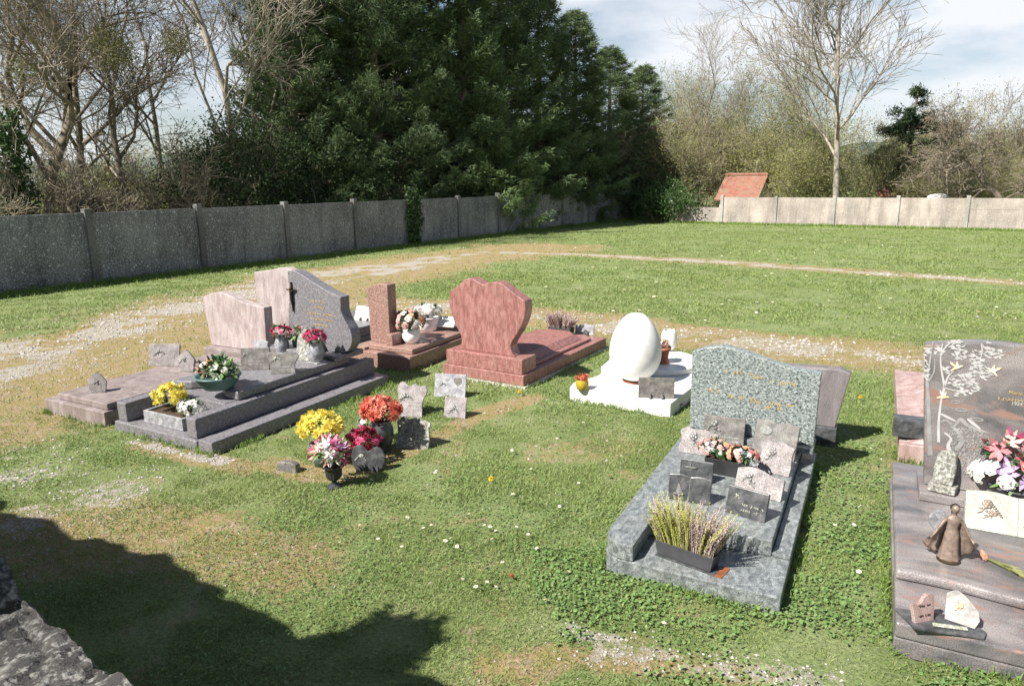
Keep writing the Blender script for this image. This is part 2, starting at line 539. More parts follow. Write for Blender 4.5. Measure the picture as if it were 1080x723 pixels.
def fbm(x, y, s, k=0):
    return .5 * vnoise(x, y, s, k) + .27 * vnoise(x, y, s * 2.1, k + 1) + .15 * vnoise(x, y, s * 4.3, k + 2) + .08 * vnoise(x, y, s * 9, k + 3)


def masks(x, y):
    """how much gravel and how much moss the ground has at x, y"""
    g = np.zeros(x.shape); m = np.zeros(x.shape)
    n1 = fbm(x, y, .9, 0); n2 = fbm(x, y, 2.6, 2)
    for pts, r, s in gravel_lines:
        d = seg_dist(x, y, pts) + (n1 - .5) * r * 1.5
        g = np.maximum(g, s * np.clip(1.6 - d / r * 1.15, 0, 1))
    for pts, r, s in moss_lines:
        d = seg_dist(x, y, pts) + (n1 - .5) * r * 1.1
        m = np.maximum(m, s * np.clip(1.8 - d / r * 1.3, 0, 1))
    g = g * np.clip((n2 - .30) * 4.2, .1, 1)
    near = np.clip((16 - y) / 8, 0, 1)
    m = np.maximum(m, near * .5 * np.clip((fbm(x, y, 1.15, 4) - .57) * 6, 0, 1))
    m = np.maximum(m, near * .55 * np.clip((fbm(x + 31, y, 3.1, 5) - .63) * 6, 0, 1))
    return g, m


# tombs: origin (near left corner), turn, width, length
FOOT = {}


def foot(key, o, rot, w, l, pad=.0): FOOT[key] = (o[0], o[1], rot, w, l, pad)


foot('A', (-4.58, 6.65), R(-28.5), .95, 2.35)
foot('B', (-3.58, 6.13), R(-29), 1.1, 2.35)
foot('Bs', (-2.62, 5.57), R(-29), .22, 2.3)
foot('C', (-3.30, 8.74), R(-29), 1.0, 2.1)
foot('D', (-1.99, 8.44), R(-29), .92, 2.0)
foot('E', (-.79, 7.80), R(-32), 1.07, 2.1)
foot('F', (.56, 6.88), R(-32.5), 1.03, 1.1)
foot('F2', (.56, 6.88), R(-32.5), 1.03, 1.9, -.1)
foot('G', (.49, 3.66), R(-27.3), .97, 2.15)
foot('I', (1.78, 2.93), R(-27), 1.35, 2.02)
foot('J', (3.02, 5.22), R(-27), .95, 2.4)


def inside(x, y):
    r = np.zeros(x.shape, bool)
    for ox, oy, a, w, l, pad in FOOT.values():
        u = (x - ox) * math.cos(a) + (y - oy) * math.sin(a)
        v = -(x - ox) * math.sin(a) + (y - oy) * math.cos(a)
        r |= (u > -pad) & (u < w + pad) & (v > -pad) & (v < l + pad)
    return r


def ground_mat():
    m, nt, b = new_mat('lawn_ground')
    geo = nt.nodes.new('ShaderNodeNewGeometry').outputs['Position']
    ag = nt.nodes.new('ShaderNodeAttribute'); ag.attribute_name = 'gravel'
    am = nt.nodes.new('ShaderNodeAttribute'); am.attribute_name = 'moss'
    n_big = noise(nt, .35, 5, .6, coord=geo)
    n_mid = noise(nt, 2.5, 6, .65, coord=geo)
    n_fine = noise(nt, 45, 5, .75, coord=geo)
    n_streak = noise(nt, 12, 5, .7, coord=geo)
    grass = ramp(nt, n_mid, [(.33, (.11, .145, .045)), (.5, (.165, .20, .075)), (.68, (.23, .245, .12))])
    grass = mix(nt, ramp(nt, n_big, [(.42, 0), (.62, .55)]), grass, (.20, .255, .11))
    grass = mix(nt, 1, grass, ramp(nt, n_fine, [(.3, .5), (.5, 1.), (.7, 1.5)]), 'MULTIPLY')
    grass = mix(nt, ramp(nt, n_streak, [(.58, 0), (.75, .5)]), grass, (.16, .13, .07))
    moss = ramp(nt, noise(nt, 6, 6, .7, coord=geo), [(.30, (.16, .155, .065)), (.42, (.25, .205, .085)), (.54, (.29, .22, .12)), (.68, (.30, .245, .18))])
    moss = mix(nt, 1, moss, ramp(nt, n_fine, [(.3, .55), (.5, 1.), (.7, 1.4)]), 'MULTIPLY')
    grav = ramp(nt, noise(nt, 55, 5, .8, coord=geo), [(.3, (.14, .12, .09)), (.45, (.30, .265, .22)), (.58, (.40, .365, .32)), (.72, (.58, .55, .51))])

    def edge(attr, lo, hi, amt, src):
        a = nt.nodes.new('ShaderNodeMath'); a.operation = 'MULTIPLY_ADD'
        nt.links.new(src, a.inputs[0]); a.inputs[1].default_value = amt
        nt.links.new(attr.outputs['Fac'], a.inputs[2])
        s = nt.nodes.new('ShaderNodeMath'); s.operation = 'SUBTRACT'
        nt.links.new(a.outputs[0], s.inputs[0]); s.inputs[1].default_value = amt * .5
        return ramp(nt, s.outputs[0], [(lo, 0), (hi, 1)])

    em = edge(am, .35, .65, 1.2, n_streak)
    eg = edge(ag, .40, .60, 1.4, n_streak)
    col = mix(nt, em, grass, moss)
    col = mix(nt, eg, col, grav)
    nt.links.new(col, b.inputs['Base Color'])
    b.inputs['Roughness'].default_value = .95
    b.inputs['Specular IOR Level'].default_value = .15
    bump(nt, b, n_fine, .8, .03)
    return m


def axis(lo, hi, c, near, k):
    a = [c]; s = near
    while a[-1] < hi: a.append(a[-1] + s * (1 + k * abs(a[-1] - c)))
    b = [c]
    while b[-1] > lo: b.append(b[-1] - s * (1 + k * abs(b[-1] - c)))
    return np.array(sorted(set(a + b)))


gx = axis(-900, 900, 0, .07, .09); gy = axis(-300, 1500, 5, .07, .07)
X, Y = np.meshgrid(gx, gy)
Z = tz(X, Y)
far = np.clip((np.hypot(X, Y - 20) - 60) / 200, 0, 1)
Z = Z * (1 - far) + far * (-3.5 + 1.5 * vnoise(X, Y, .01, 1))
Z = Z + (fbm(X, Y, 3, 1) - .5) * .022 * (np.hypot(X, Y) < 60)
Z = np.where(inside(X, Y), -.03, Z)
gm, mm = masks(X, Y)
V = np.stack([X.ravel(), Y.ravel(), Z.ravel()], 1)
ny_, nx_ = X.shape
idx = np.arange(nx_ * ny_).reshape(ny_, nx_)
Fq = np.stack([idx[:-1, :-1].ravel(), idx[:-1, 1:].ravel(), idx[1:, 1:].ravel(), idx[1:, :-1].ravel()], 1)
gme = np_mesh('ground', V, Fq, ground_mat(), True)
for nm, arr in (('gravel', gm), ('moss', mm)):
    at = gme.attributes.new(nm, 'FLOAT', 'POINT')
    at.data.foreach_set('value', arr.ravel().astype(np.float32))
tag(link('ground', gme), kind='structure')


# distant hills, low and wooded
def hills():
    n = 160
    v = []; f = []
    for i in range(n + 1):
        a = R(-62 + 124 * i / n)
        for j, (d, h) in enumerate(((330, -8), (420, 8), (520, 16), (700, 18), (900, -10))):
            hh = h * (1 + .35 * math.sin(i * .21 + j) + .2 * math.sin(i * .57 + 2 * j)) if h > 0 else h
            v.append((d * math.sin(a), d * math.cos(a), hh))
    for i in range(n):
        for j in range(4):
            f.append((i * 5 + j, (i + 1) * 5 + j, (i + 1) * 5 + j + 1, i * 5 + j + 1))
    me = np_mesh('hills', np.array(v), np.array(f), plain('wooded_hill', (.10, .12, .09), .95, vs=.05, col2=(.05, .065, .06)), True)
    tag(link('hills', me), kind='structure')


hills()


# ------------------------------------------------------------ grass as real blades
def grass_mat(name, a, b_, c):
    m, nt, b = new_mat(name)
    geo = nt.nodes.new('ShaderNodeNewGeometry')
    n1 = noise(nt, 1.3, 4, .6, coord=geo.outputs['Position'])
    n2 = noise(nt, 60, 2, .6, coord=geo.outputs['Position'])
    col = ramp(nt, n1, [(.34, a), (.62, b_)])
    col = mix(nt, ramp(nt, n2, [(.46, 0), (.66, 1)]), col, c)
    nt.links.new(col, b.inputs['Base Color'])
    b.inputs['Roughness'].default_value = .5
    b.inputs['Specular IOR Level'].default_value = .3
    t = nt.nodes.new('ShaderNodeBsdfTranslucent')
    nt.links.new(col, t.inputs['Color'])
    ms = nt.nodes.new('ShaderNodeMixShader'); ms.inputs['Fac'].default_value = .3
    nt.links.new(b.outputs['BSDF'], ms.inputs[1]); nt.links.new(t.outputs['BSDF'], ms.inputs[2])
    nt.links.new(ms.outputs['Shader'], nt.nodes['Material Output'].inputs['Surface'])
    return m


def scatter(x0, x1, y0, y1, dens, wedge=1.0):
    n = int((x1 - x0) * (y1 - y0) * dens)
    x = rng.uniform(x0, x1, n); y = rng.uniform(y0, y1, n)
    k = ~inside(x, y) & (np.abs(x) < y * .82 * wedge + 1.6)
    return x[k], y[k]


def blades(x, y, h, w, lean=.95):
    n = len(x)
    a = rng.uniform(0, 2 * PI, n); b2 = rng.uniform(0, 2 * PI, n)
    hh = h * rng.uniform(.45, 1.25, n)
    dx, dy = np.cos(a) * w, np.sin(a) * w
    ln = hh * lean * rng.uniform(.3, 1.6, n)
    z = tz(x, y) - .004 + (fbm(x, y, 3, 1) - .5) * .022
    mx, my = x + np.cos(b2) * ln * .35, y + np.sin(b2) * ln * .35
    tx, ty = x + np.cos(b2) * ln, y + np.sin(b2) * ln
    v = np.stack([np.stack([x - dx, y - dy, z], 1), np.stack([x + dx, y + dy, z], 1), np.stack([mx + dx * .8, my + dy * .8, z + hh * .6], 1),
                  np.stack([mx - dx * .8, my - dy * .8, z + hh * .6], 1), np.stack([tx, ty, z + hh], 1)], 1).reshape(-1, 3)
    i = np.arange(n)[:, None] * 5
    return v, i + np.array([[0, 1, 2, 3]]), i + np.array([[3, 2, 4]])


def make_grass():
    V = []; Q = []; Tt = []; off = 0
    for x0, x1, y0, y1, dens, h, w in ((-4.5, 4.5, 1.9, 4.2, 15000, .026, .0019), (-6.5, 6.5, 4.2, 6.5, 9000, .027, .0026), (-9, 9, 6.5, 10, 3000, .030, .0042),
                                       (-15, 15, 10, 17, 1100, .036, .0075), (-28, 28, 17, 30, 330, .036, .012), (-20, 30, 30, 43, 120, .036, .02)):
        x, y = scatter(x0, x1, y0, y1, dens)
        g, m = masks(x, y)
        clump = fbm(x, y, 1.7, 3) + .35 * (vnoise(x, y, 7, 4) - .5)
        keep = rng.random(len(x)) < np.clip((1 - g * 1.35) * (1 - m * .90) * np.clip((clump - .30) * 3.6, .10, 1), .015, 1)
        x, y = x[keep], y[keep]
        hk = h * np.clip(.55 + fbm(x, y, .8, 4) * .95, .5, 1.5)
        v, q, t = blades(x, y, hk, w)
        V.append(v); Q.append(q + off); Tt.append(t + off); off += len(v)
    me = np_mesh('grass', np.concatenate(V), [np.concatenate(Q), np.concatenate(Tt)], grass_mat('grass_blades', (.125, .205, .04), (.205, .285, .075), (.36, .37, .18)))
    tag(link('grass', me), 'short spring grass covering the lawn between the graves', 'grass', kind='stuff')
    # taller tufts along walls and slab edges
    pts = []
    for key in ('A', 'B', 'Bs', 'D', 'E', 'F', 'G', 'I', 'J'):
        ox, oy, a, w, l, pad = FOOT[key]
        for _ in range(int((w + l) * 2 * 260)):
            s = random.uniform(0, 2 * (w + l)); e = abs(random.gauss(0, .028)) + .004
            if s < w: u, v = s, -e
            elif s < w + l: u, v = w + e, s - w
            elif s < 2 * w + l: u, v = s - w - l, l + e
            else: u, v = -e, s - 2 * w - l
            px_, py_ = ox + u * math.cos(a) - v * math.sin(a), oy + u * math.sin(a) + v * math.cos(a)
            if vnoise(np.array([px_]), np.array([py_]), 4, 2)[0] > .42: pts.append((px_, py_))
    P = np.array(pts)
    P = P[~inside(P[:, 0], P[:, 1])]
    v1, q1, t1 = blades(P[:, 0], P[:, 1], .062, .0028, .6)
    s = rng.uniform(-3, 30, 15000)
    e = np.abs(rng.normal(0, .25, 15000)) + .08
    fx = -9.2 + s * .5417 + e * .84; fy = 15.7 + s * .8406 - e * .54
    v2, q2, t2 = blades(fx, fy, .15 * np.exp(-e * 2.2) + .035, .008, .5)
    s = rng.uniform(0, 26, 6000)
    e = np.abs(rng.normal(0, .2, 6000)) + .08
    gx_ = 8.3 + s * .823 - e * .568; gy_ = 36.7 - s * .568 - e * .823
    v3, q3, t3 = blades(gx_, gy_, .13, .015, .5)
    me = np_mesh('tufts', np.concatenate([v1, v2, v3]), [np.concatenate([q1, q2 + len(v1), q3 + len(v1) + len(v2)]), np.concatenate([t1, t2 + len(v1), t3 + len(v1) + len(v2)])],
                 grass_mat('tuft_blades', (.10, .19, .03), (.17, .27, .05), (.26, .32, .09)))
    tag(link('grass_tufts', me), 'longer grass tufts along slab edges and wall feet', 'grass', kind='stuff')
    # broad-leaved weeds: clover, plantain
    V = []; F = []; off = 0
    for x0, x1, y0, y1, dens, s in ((-4.5, 4.5, 2, 4.6, 2000, .0062), (-6, 6, 4.6, 8, 600, .008), (.1, 2.9, 2.3, 3.9, 5200, .0085), (1.5, 3.1, 3.4, 5.6, 2600, .0085)):
        x, y = scatter(x0, x1, y0, y1, dens)
        g, m = masks(x, y)
        c = fbm(x, y, 1.1, 1) + (x > .2) * .12
        k = (c > .46 + .16 * rng.random(len(x))) & (rng.random(len(x)) > g * .95) & (rng.random(len(x)) > m * .6)
        x, y = x[k], y[k]; n = len(x)
        a = rng.uniform(0, 2 * PI, n); ss = s * rng.uniform(.5, 1.4, n)
        z = tz(x, y) + rng.uniform(.006, .034, n)
        tl = rng.uniform(-.5, .5, (n, 2))
        ring = []
        for k2, rr in ((0, 1), (1, .8), (2, 1.0), (3, .8), (4, 1), (5, .8)):
            q = a + k2 * PI / 3
            ddx, ddy = np.cos(q) * ss * rr, np.sin(q) * ss * rr
            ring.append(np.stack([x + ddx, y + ddy, z + tl[:, 0] * ddx + tl[:, 1] * ddy], 1))
        v = np.stack(ring, 1).reshape(-1, 3)
        V.append(v); F.append(np.arange(len(v)).reshape(-1, 6) + off); off += len(v)
    me = np_mesh('weeds', np.concatenate(V), np.concatenate(F), grass_mat('weed_leaves', (.10, .185, .05), (.155, .25, .075), (.24, .33, .14)))
    tag(link('clover', me), 'small round clover and weed leaves among the near grass', 'ground cover', kind='stuff')
    # loose gravel stones
    V = []; F = []; off = 0
    base = np.array([(1, 0, 0), (0, 1, 0), (-1, 0, 0), (0, -1, 0), (0, 0, .7), (0, 0, -.4)], float)
    bf = np.array([(0, 1, 4), (1, 2, 4), (2, 3, 4), (3, 0, 4), (1, 0, 5), (2, 1, 5), (3, 2, 5), (0, 3, 5)])
    for x0, x1, y0, y1, dens, s in ((-4.5, 4.5, 2, 5, 1500, .006), (-7, 6, 5, 9, 700, .009), (-12, 12, 9, 16, 160, .016)):
        x, y = scatter(x0, x1, y0, y1, dens)
        g, m = masks(x, y)
        k = rng.random(len(x)) < np.clip(g * 1.1 + m * .06, 0.004, 1)
        x, y = x[k], y[k]; n = len(x)
        sc = s * rng.uniform(.4, 1.9, n)[:, None, None]
        v = base[None] * sc * rng.uniform(.6, 1.3, (n, 6, 1))
        a = rng.uniform(0, PI, n)
        vx = v[:, :, 0] * np.cos(a)[:, None] - v[:, :, 1] * np.sin(a)[:, None] + x[:, None]
        vy = v[:, :, 0] * np.sin(a)[:, None] + v[:, :, 1] * np.cos(a)[:, None] + y[:, None]
        vz = v[:, :, 2] + tz(x, y)[:, None] + .003 + ((fbm(x, y, 3, 1) - .5) * .022)[:, None]
        V.append(np.stack([vx, vy, vz], 2).reshape(-1, 3))
        F.append((bf[None] + np.arange(n)[:, None, None] * 6).reshape(-1, 3) + off); off += n * 6
    me = np_mesh('gravel', np.concatenate(V), np.concatenate(F), plain('gravel_stones', (.50, .47, .43), .9, vs=12, col2=(.22, .20, .175)))
    tag(link('gravel', me), 'loose pale gravel stones on the bare paths', 'gravel', kind='stuff')


make_grass()


# ------------------------------------------------------------ concrete fences
def concrete_fence(x0, y0, ang, step, n, H, mats, label, first=0, low_first=False, post_up=.13):
    z0 = float(tz(x0, y0))
    root = empty('concrete_fence', (x0, y0, z0), ang, label, 'fence')
    ca, sa = math.cos(ang), math.sin(ang)
    for i in range(first, n + 1):
        gz = float(tz(x0 + ca * step * i, y0 + sa * step * i)) - z0
        up = post_up * random.uniform(.6, 1.2)
        if low_first and i == first: up = -H * .4
        mb = MB().box(i * step - .075, i * step + .075, -.085, .085, gz - .2, gz + H + up)
        mb.build('post', mats[1], root, bevel=.012)
        if i == n: break
        gz2 = float(tz(x0 + ca * step * (i + 1), y0 + sa * step * (i + 1))) - z0
        g = max(gz, gz2)
        hh = H * .62 if (low_first and i == first) else H
        mb = MB()
        rows = 3 if hh == H else 2
        for r in range(rows):
            a0 = g - .1 + (hh + .1) * r / rows; a1 = g - .1 + (hh + .1) * (r + 1) / rows - .002
            o = random.uniform(-.004, .004)
            mb.box(i * step + .076, (i + 1) * step - .076, -.03 + o, .03 + o, a0, a1)
        mb.build('panel', mats[0], root, bevel=.003)
    return root


LFX, LFY, LFA, LFS = -9.22, 15.69, .9982, 2.679
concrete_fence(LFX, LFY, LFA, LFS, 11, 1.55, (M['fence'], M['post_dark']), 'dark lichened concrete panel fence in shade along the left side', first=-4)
RFX, RFY, RFA, RFS = 10.33, 35.26, -.6033, 2.54
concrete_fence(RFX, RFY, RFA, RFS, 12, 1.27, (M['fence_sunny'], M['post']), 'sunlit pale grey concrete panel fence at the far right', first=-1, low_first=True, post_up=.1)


# ------------------------------------------------------------ foreground stone wall and the added shadow-casting wall
def rubble_wall(name, pts, thick, zt, label, seg=.07, amp=.05, bumps=None):
    """a rough wall: its long faces and top pushed in and out like rubble"""
    p0, p1 = Vector(pts[0]), Vector(pts[1])
    L = (p1 - p0).length
    n = int(L / seg)
    ang = math.atan2(p1.y - p0.y, p1.x - p0.x)
    prof = []
    m = 16
    K = 34 if seg < .02 else 8
    for j in range(m): prof.append((0, j / m))
    for j in range(K): prof.append((j / K, 1))
    for j in range(m * 3 + 1): prof.append((1, 1 - (j / (m * 3)) ** 1.6))
    v = []; f = []
    for i in range(n + 1):
        s = L * i / n
        top = zt(s) if callable(zt) else zt
        for (a, h) in prof:
            yy = a * thick; zz = h * top
            nx = vnoise(np.array([s * 4 + zz * 3]), np.array([zz * 5 + yy * 3]), 1, 1)[0] - .5
            n2 = vnoise(np.array([s * 11 + yy * 5]), np.array([zz * 12 + yy * 9]), 1, 2)[0] - .5
            n3 = vnoise(np.array([s * 30 + yy * 21]), np.array([zz * 31 + yy * 27]), 1, 3)[0] - .5
            n4 = vnoise(np.array([s * 75 + yy * 50]), np.array([zz * 80 + yy * 66]), 1, 4)[0] - .5
            d = amp * (nx * 1.0 + n2 * .9 + n3 * .6 + n4 * .4)
            if h >= 1: zz += d * 1.2; yy += d * .3
            else: yy += d * (1 if a == 1 else -1)
            v.append((s + n2 * amp * .5, yy, zz))
    k = len(prof)
    for i in range(n):
        for j in range(k - 1):
            f.append((i * k + j, (i + 1) * k + j, (i + 1) * k + j + 1, i * k + j + 1))
    me = np_mesh(name, np.array(v), np.array(f), M['rubble'], False)
    me.flip_normals()
    o = link(name, me, None, (p0.x, p0.y, 0), (0, 0, ang))
    tag(o, label, 'wall')
    return o


rubble_wall('stone_wall', [(-2.01, 1.635), (-.03, -.025)], .38, lambda s: 1.43 + .015 * math.sin(s * 9) - .16 * math.exp(-((s - 1.03) / .03) ** 2),
            'rough grey rubble stone wall with ragged top in the bottom left corner', seg=.009, amp=.02)
rubble_wall('shadow_wall', [(-8.48, 4.52), (-1.62, .865)], .35, lambda s: 2.42 + .10 * math.sin(s * 1.7) + .05 * math.sin(s * 4.1) + (.12 if 2.2 < s < 3.3 else 0),
            'unseen tall stone wall added outside the picture to cast the shadow on the grass', seg=.1, amp=.09)  # unseen wall, placed and shaped so its shadow edge fits the lawn


# ------------------------------------------------------------ trees
def tubes_mesh(name, branches, mat, taper_sides=((.05, 7), (.018, 5), (0, 3))):
    V = []; Q = []; off = 0
    for pts, rad in branches:
        n = 3
        for lim, s in taper_sides:
            if rad[0] >= lim: n = s; break
        P = np.array(pts); m = len(P)
        t = np.gradient(P, axis=0)
        t /= np.linalg.norm(t, axis=1)[:, None] + 1e-9
        ref = np.where(np.abs(t[:, 2:3]) > .9, np.array([[1., 0, 0]]), np.array([[0., 0, 1]]))
        a = np.cross(t, ref); a /= np.linalg.norm(a, axis=1)[:, None] + 1e-9
        b = np.cross(t, a)
        q = np.arange(n) * 2 * PI / n
        ring = P[:, None] + (a[:, None] * np.cos(q)[None, :, None] + b[:, None] * np.sin(q)[None, :, None]) * np.array(rad)[:, None, None]
        V.append(ring.reshape(-1, 3))
        i = np.arange(m - 1)[:, None] * n; k = np.arange(n)[None]
        k2 = (k + 1) % n
        Q.append(np.stack([i + k, i + k2, i + n + k2, i + n + k], 2).reshape(-1, 4) + off)
        off += m * n
    return np_mesh(name, np.concatenate(V), np.concatenate(Q), mat, True)


TRUNK_W = [1.0]


def grow(out, p, d, L, r, lvl, maxl, rs, wander=.22, up=.06, kids=(7, 6, 6, 5, 3), spread=(.5, 1.0), rmin=.0045):
    nseg = max(3, int(6 - lvl))
    pts = [p.copy()]; rad = [r]
    d = d.copy()
    tips = []
    for i in range(nseg):
        d = d + rs.normal(0, wander * (TRUNK_W[0] if lvl == 0 else 1), 3); d[2] += up
        d /= np.linalg.norm(d)
        p = p + d * L / nseg
        pts.append(p.copy())
        fr = (i + 1) / nseg
        rad.append(max(rmin, r * (1 - .72 * fr)))
        tips.append((p.copy(), d.copy(), rad[-1], fr))
    out.append((pts, rad))
    if lvl >= maxl: return
    k = kids[lvl]
    for j in range(k):
        fr = (.28 if lvl == 0 else .15) + (.85 - (.15 if lvl else 0)) * (j + rs.random() * .8) / k
        fr = min(fr, .99)
        s = fr * nseg; i = int(s); i = min(i, nseg - 1)
        q = pts[i] + (pts[i + 1] - pts[i]) * (s - i)
        dd = (pts[i + 1] - pts[i]); dd /= np.linalg.norm(dd)
        side = rs.normal(0, 1, 3); side -= dd * (side @ dd); side /= np.linalg.norm(side)
        a = rs.uniform(*spread)
        nd = dd * math.cos(a) + side * math.sin(a)
        rr = max(rmin, (rad[i] + (rad[i + 1] - rad[i]) * (s - i)) * rs.uniform(.45, .72))
        grow(out, q, nd, L * rs.uniform(.42, .68) * (1.15 - .35 * fr), rr, lvl + 1, maxl, rs, wander, up, kids, spread, rmin)


def bare_tree_mesh(seed, h, r, maxl=4, stems=1, **kw):
    rs = np.random.RandomState(seed)
    out = []
    for s in range(stems):
        d = np.array([rs.normal(0, .08 if stems == 1 else .28), rs.normal(0, .08 if stems == 1 else .28), 1.0]); d /= np.linalg.norm(d)
        grow(out, np.array([rs.normal(0, .12 * (stems > 1)), rs.normal(0, .12 * (stems > 1)), -.2]), d, h * rs.uniform(.8, 1.0), r * rs.uniform(.7, 1), 0, maxl, rs, **kw)
    return out


def split_tree(branches, lim):
    return [b for b in branches if b[1][0] >= lim], [b for b in branches if b[1][0] < lim]


def leaf_quads(centers, size, n_per, spread, rs, flat=0.0, droop=0):
    c = np.repeat(np.asarray(centers), n_per, 0)
    c = c + rs.normal(0, spread, c.shape)
    n = len(c)
    a = rs.normal(0, 1, (n, 3)); a[:, 2] *= (1 - flat); a[:, 2] -= droop
    a /= np.linalg.norm(a, axis=1)[:, None]
    b = np.cross(a, rs.normal(0, 1, (n, 3))); b /= np.linalg.norm(b, axis=1)[:, None] + 1e-9
    s = size * rs.uniform(.5, 1.4, n)[:, None]
    v = np.stack([c - b * s * .35, c + a * s * .6, c + b * s * .35, c - a * s * .6], 1).reshape(-1, 3)
    return v, np.arange(n * 4).reshape(-1, 4)


def at(px, d):
    x = (px - 540) / FPX * d * .985
    return (x, d, float(tz(x, d)) - .05)


def place_tree(name, meshes, px, d, label, cat, scale=1, rz=0, group=None, sz=None):
    """meshes: list of (part name, mesh)"""
    root = empty(name, at(px, d), rz, label, cat, group)
    root.scale = (scale, scale, sz or scale)
    for nm, me in meshes: link(nm, me, root)
    return root


def bare(seed, h, r, mat, maxl=4, lim=.03, **kw):
    br = bare_tree_mesh(seed, h, r, maxl, **kw)
    big, small = split_tree(br, lim)
    return [('trunk', tubes_mesh('trunk', big, mat)), ('crown', tubes_mesh('crown', small, mat))], br


BT = [bare(11, 11, .20, M['bark'], 4, kids=(9, 6, 5, 5, 3), up=.05, rmin=.008)[0],
      bare(23, 12, .22, M['bark'], 4, kids=(9, 6, 5, 5, 3), up=.04, rmin=.008, wander=.26)[0],
      bare(37, 12, .17, M['bark_pale'], 4, kids=(10, 6, 5, 5, 3), up=.10, rmin=.008, spread=(.4, .8))[0]]
left_trees = [(-25, 20, 0, .95, 1.2, 'dark bare tree leaning at the far left edge behind the fence'),
              (62, 21.5, 1, .95, .3, 'thick bare tree with dense branches beyond the first fence post'),
              (84, 26, 0, 1.0, 2.6, 'dark bare tree with mistletoe left of the double trunk'),
              (108, 22.5, 1, .95, 3.9, 'tall bare tree with a dark upright trunk above the second fence panel'),
              (140, 24, 0, .9, 5.2, 'bare tree with a straight trunk and wide twigs, between dark trunk and leaning tree'),
              (180, 29, 2, .85, .7, 'slender bare tree standing further back in the gap of pale sky'),
              (255, 24, 2, .95, 2.2, 'pale barked bare tree leaning left beside the evergreen shrub'),
              (275, 27, 2, .95, 4.4, 'pale barked bare tree right against the first conifer'),
              (30, 28, 2, .9, 3.1, 'pale slender bare tree behind the ivy covered trunk')]
for px, d, k, s, rz, lab in left_trees:
    place_tree('bare_tree', BT[k], px, d, lab, 'tree', s, rz, 'bare trees behind the left fence')


# mistletoe balls up in the bare trees
def mist_mesh():
    rs = np.random.RandomState(5)
    c = rs.normal(0, 1, (240, 3)); c /= np.linalg.norm(c, axis=1)[:, None]; c *= (rs.uniform(.15, 1, 240) ** .5)[:, None] * .5
    v, f = leaf_quads(c, .05, 7, .07, rs)
    return np_mesh('mistletoe', v, f, M['mistletoe'])


mist = mist_mesh()
for px, py, d, s, lab in ((142, 68, 21.5, 1.25, 'large round mistletoe clump in the bare crown above the fence'), (205, 65, 24, .85, 'mistletoe clump hanging left of the leaning pale tree'),
                          (52, 90, 21, .9, 'mistletoe clump over the ivy covered trunk'), (115, 8, 21, .9, 'mistletoe clump at the top edge of the picture'),
                          (18, 40, 22, .7, 'mistletoe clump at the top left corner'), (10, 100, 21, .6, 'small mistletoe clump above the left end of the fence')):
    x, y, _ = at(px, d)
    o = link('mistletoe', mist, None, (x, y, HC + (196 - py) / FPX * d), (0, 0, px), s)
    tag(o, lab, 'mistletoe', 'mistletoe clumps in the bare trees')


# conifers
def conifer_mesh(seed, h, rad, mat, n=330, plume=1.0, size=.15, low=.03, ln=1.0):
    rs = np.random.RandomState(seed)
    V = []; off = 0
    br = [([np.array([0, 0, -.2]), np.array([.05, 0, h * .5]), np.array([0, .05, h * .97])], [.24, .15, .02])]
    C = []; A = []
    for i in range(n):
        t = low + (1 - low) * (i + rs.random()) / n
        t = t ** 1.08
        z = h * t
        R0 = rad * (1 - t) ** .62 * rs.uniform(.62, 1.28) * (1 if t > .12 else .8) + .12
        a = i * 2.39996 + rs.normal(0, .3)
        tip = np.array([math.cos(a) * R0, math.sin(a) * R0, z + R0 * rs.uniform(-.18, .25)])
        root = np.array([0, 0, max(.1, z - R0 * .25)])
        mid = root + (tip - root) * .55 + np.array([0, 0, -.1 * R0])
        br.append(([root, mid, tip], [.03, .018, .006]))
        m = int(46 * ln * (.5 + R0 / rad * .7))
        s = rs.uniform(.35, 1.06, m) ** .8
        base = root[None] + (tip - root)[None] * s[:, None] + np.array([0, 0, -.1 * R0]) * (np.sin(s * PI))[:, None]
        out = (tip - root) / np.linalg.norm(tip - root)
        side = np.cross(out, [0, 0, 1]); side /= np.linalg.norm(side) + 1e-9
        k = rs.normal(0, 1, m)
        wdt = .34 * plume * (1.15 - s) + .10
        base = base + side[None] * (k * wdt)[:, None] + np.array([[0, 0, 1]]) * (rs.normal(0, .06, m) - .10 * np.abs(k))[:, None]
        ax = out[None] * rs.uniform(.5, 1, m)[:, None] + side[None] * (np.sign(k) * rs.uniform(.1, .8, m))[:, None] + np.array([[0, 0, 1]]) * rs.uniform(-.55, .35, m)[:, None]
        C.append(base); A.append(ax)
    C = np.concatenate(C); A = np.concatenate(A)
    # every spray becomes three narrow leaflets
    C = np.repeat(C, 6, 0); A = np.repeat(A, 6, 0) + rs.normal(0, .42, (len(A) * 6, 3))
    C = C + rs.normal(0, .07, C.shape)
    A /= np.linalg.norm(A, axis=1)[:, None]
    B = np.cross(A, rs.normal(0, 1, A.shape)); B /= np.linalg.norm(B, axis=1)[:, None]
    s = size * rs.uniform(.6, 1.5, len(C))[:, None]
    v = np.stack([C - A * s * .3, C + B * s * .11, C + A * s, C - B * s * .11], 1).reshape(-1, 3)
    crown = np_mesh('crown', v, np.arange(len(v)).reshape(-1, 4), mat)
    return [('trunk', tubes_mesh('trunk', br, M['bark'])), ('crown', crown)]


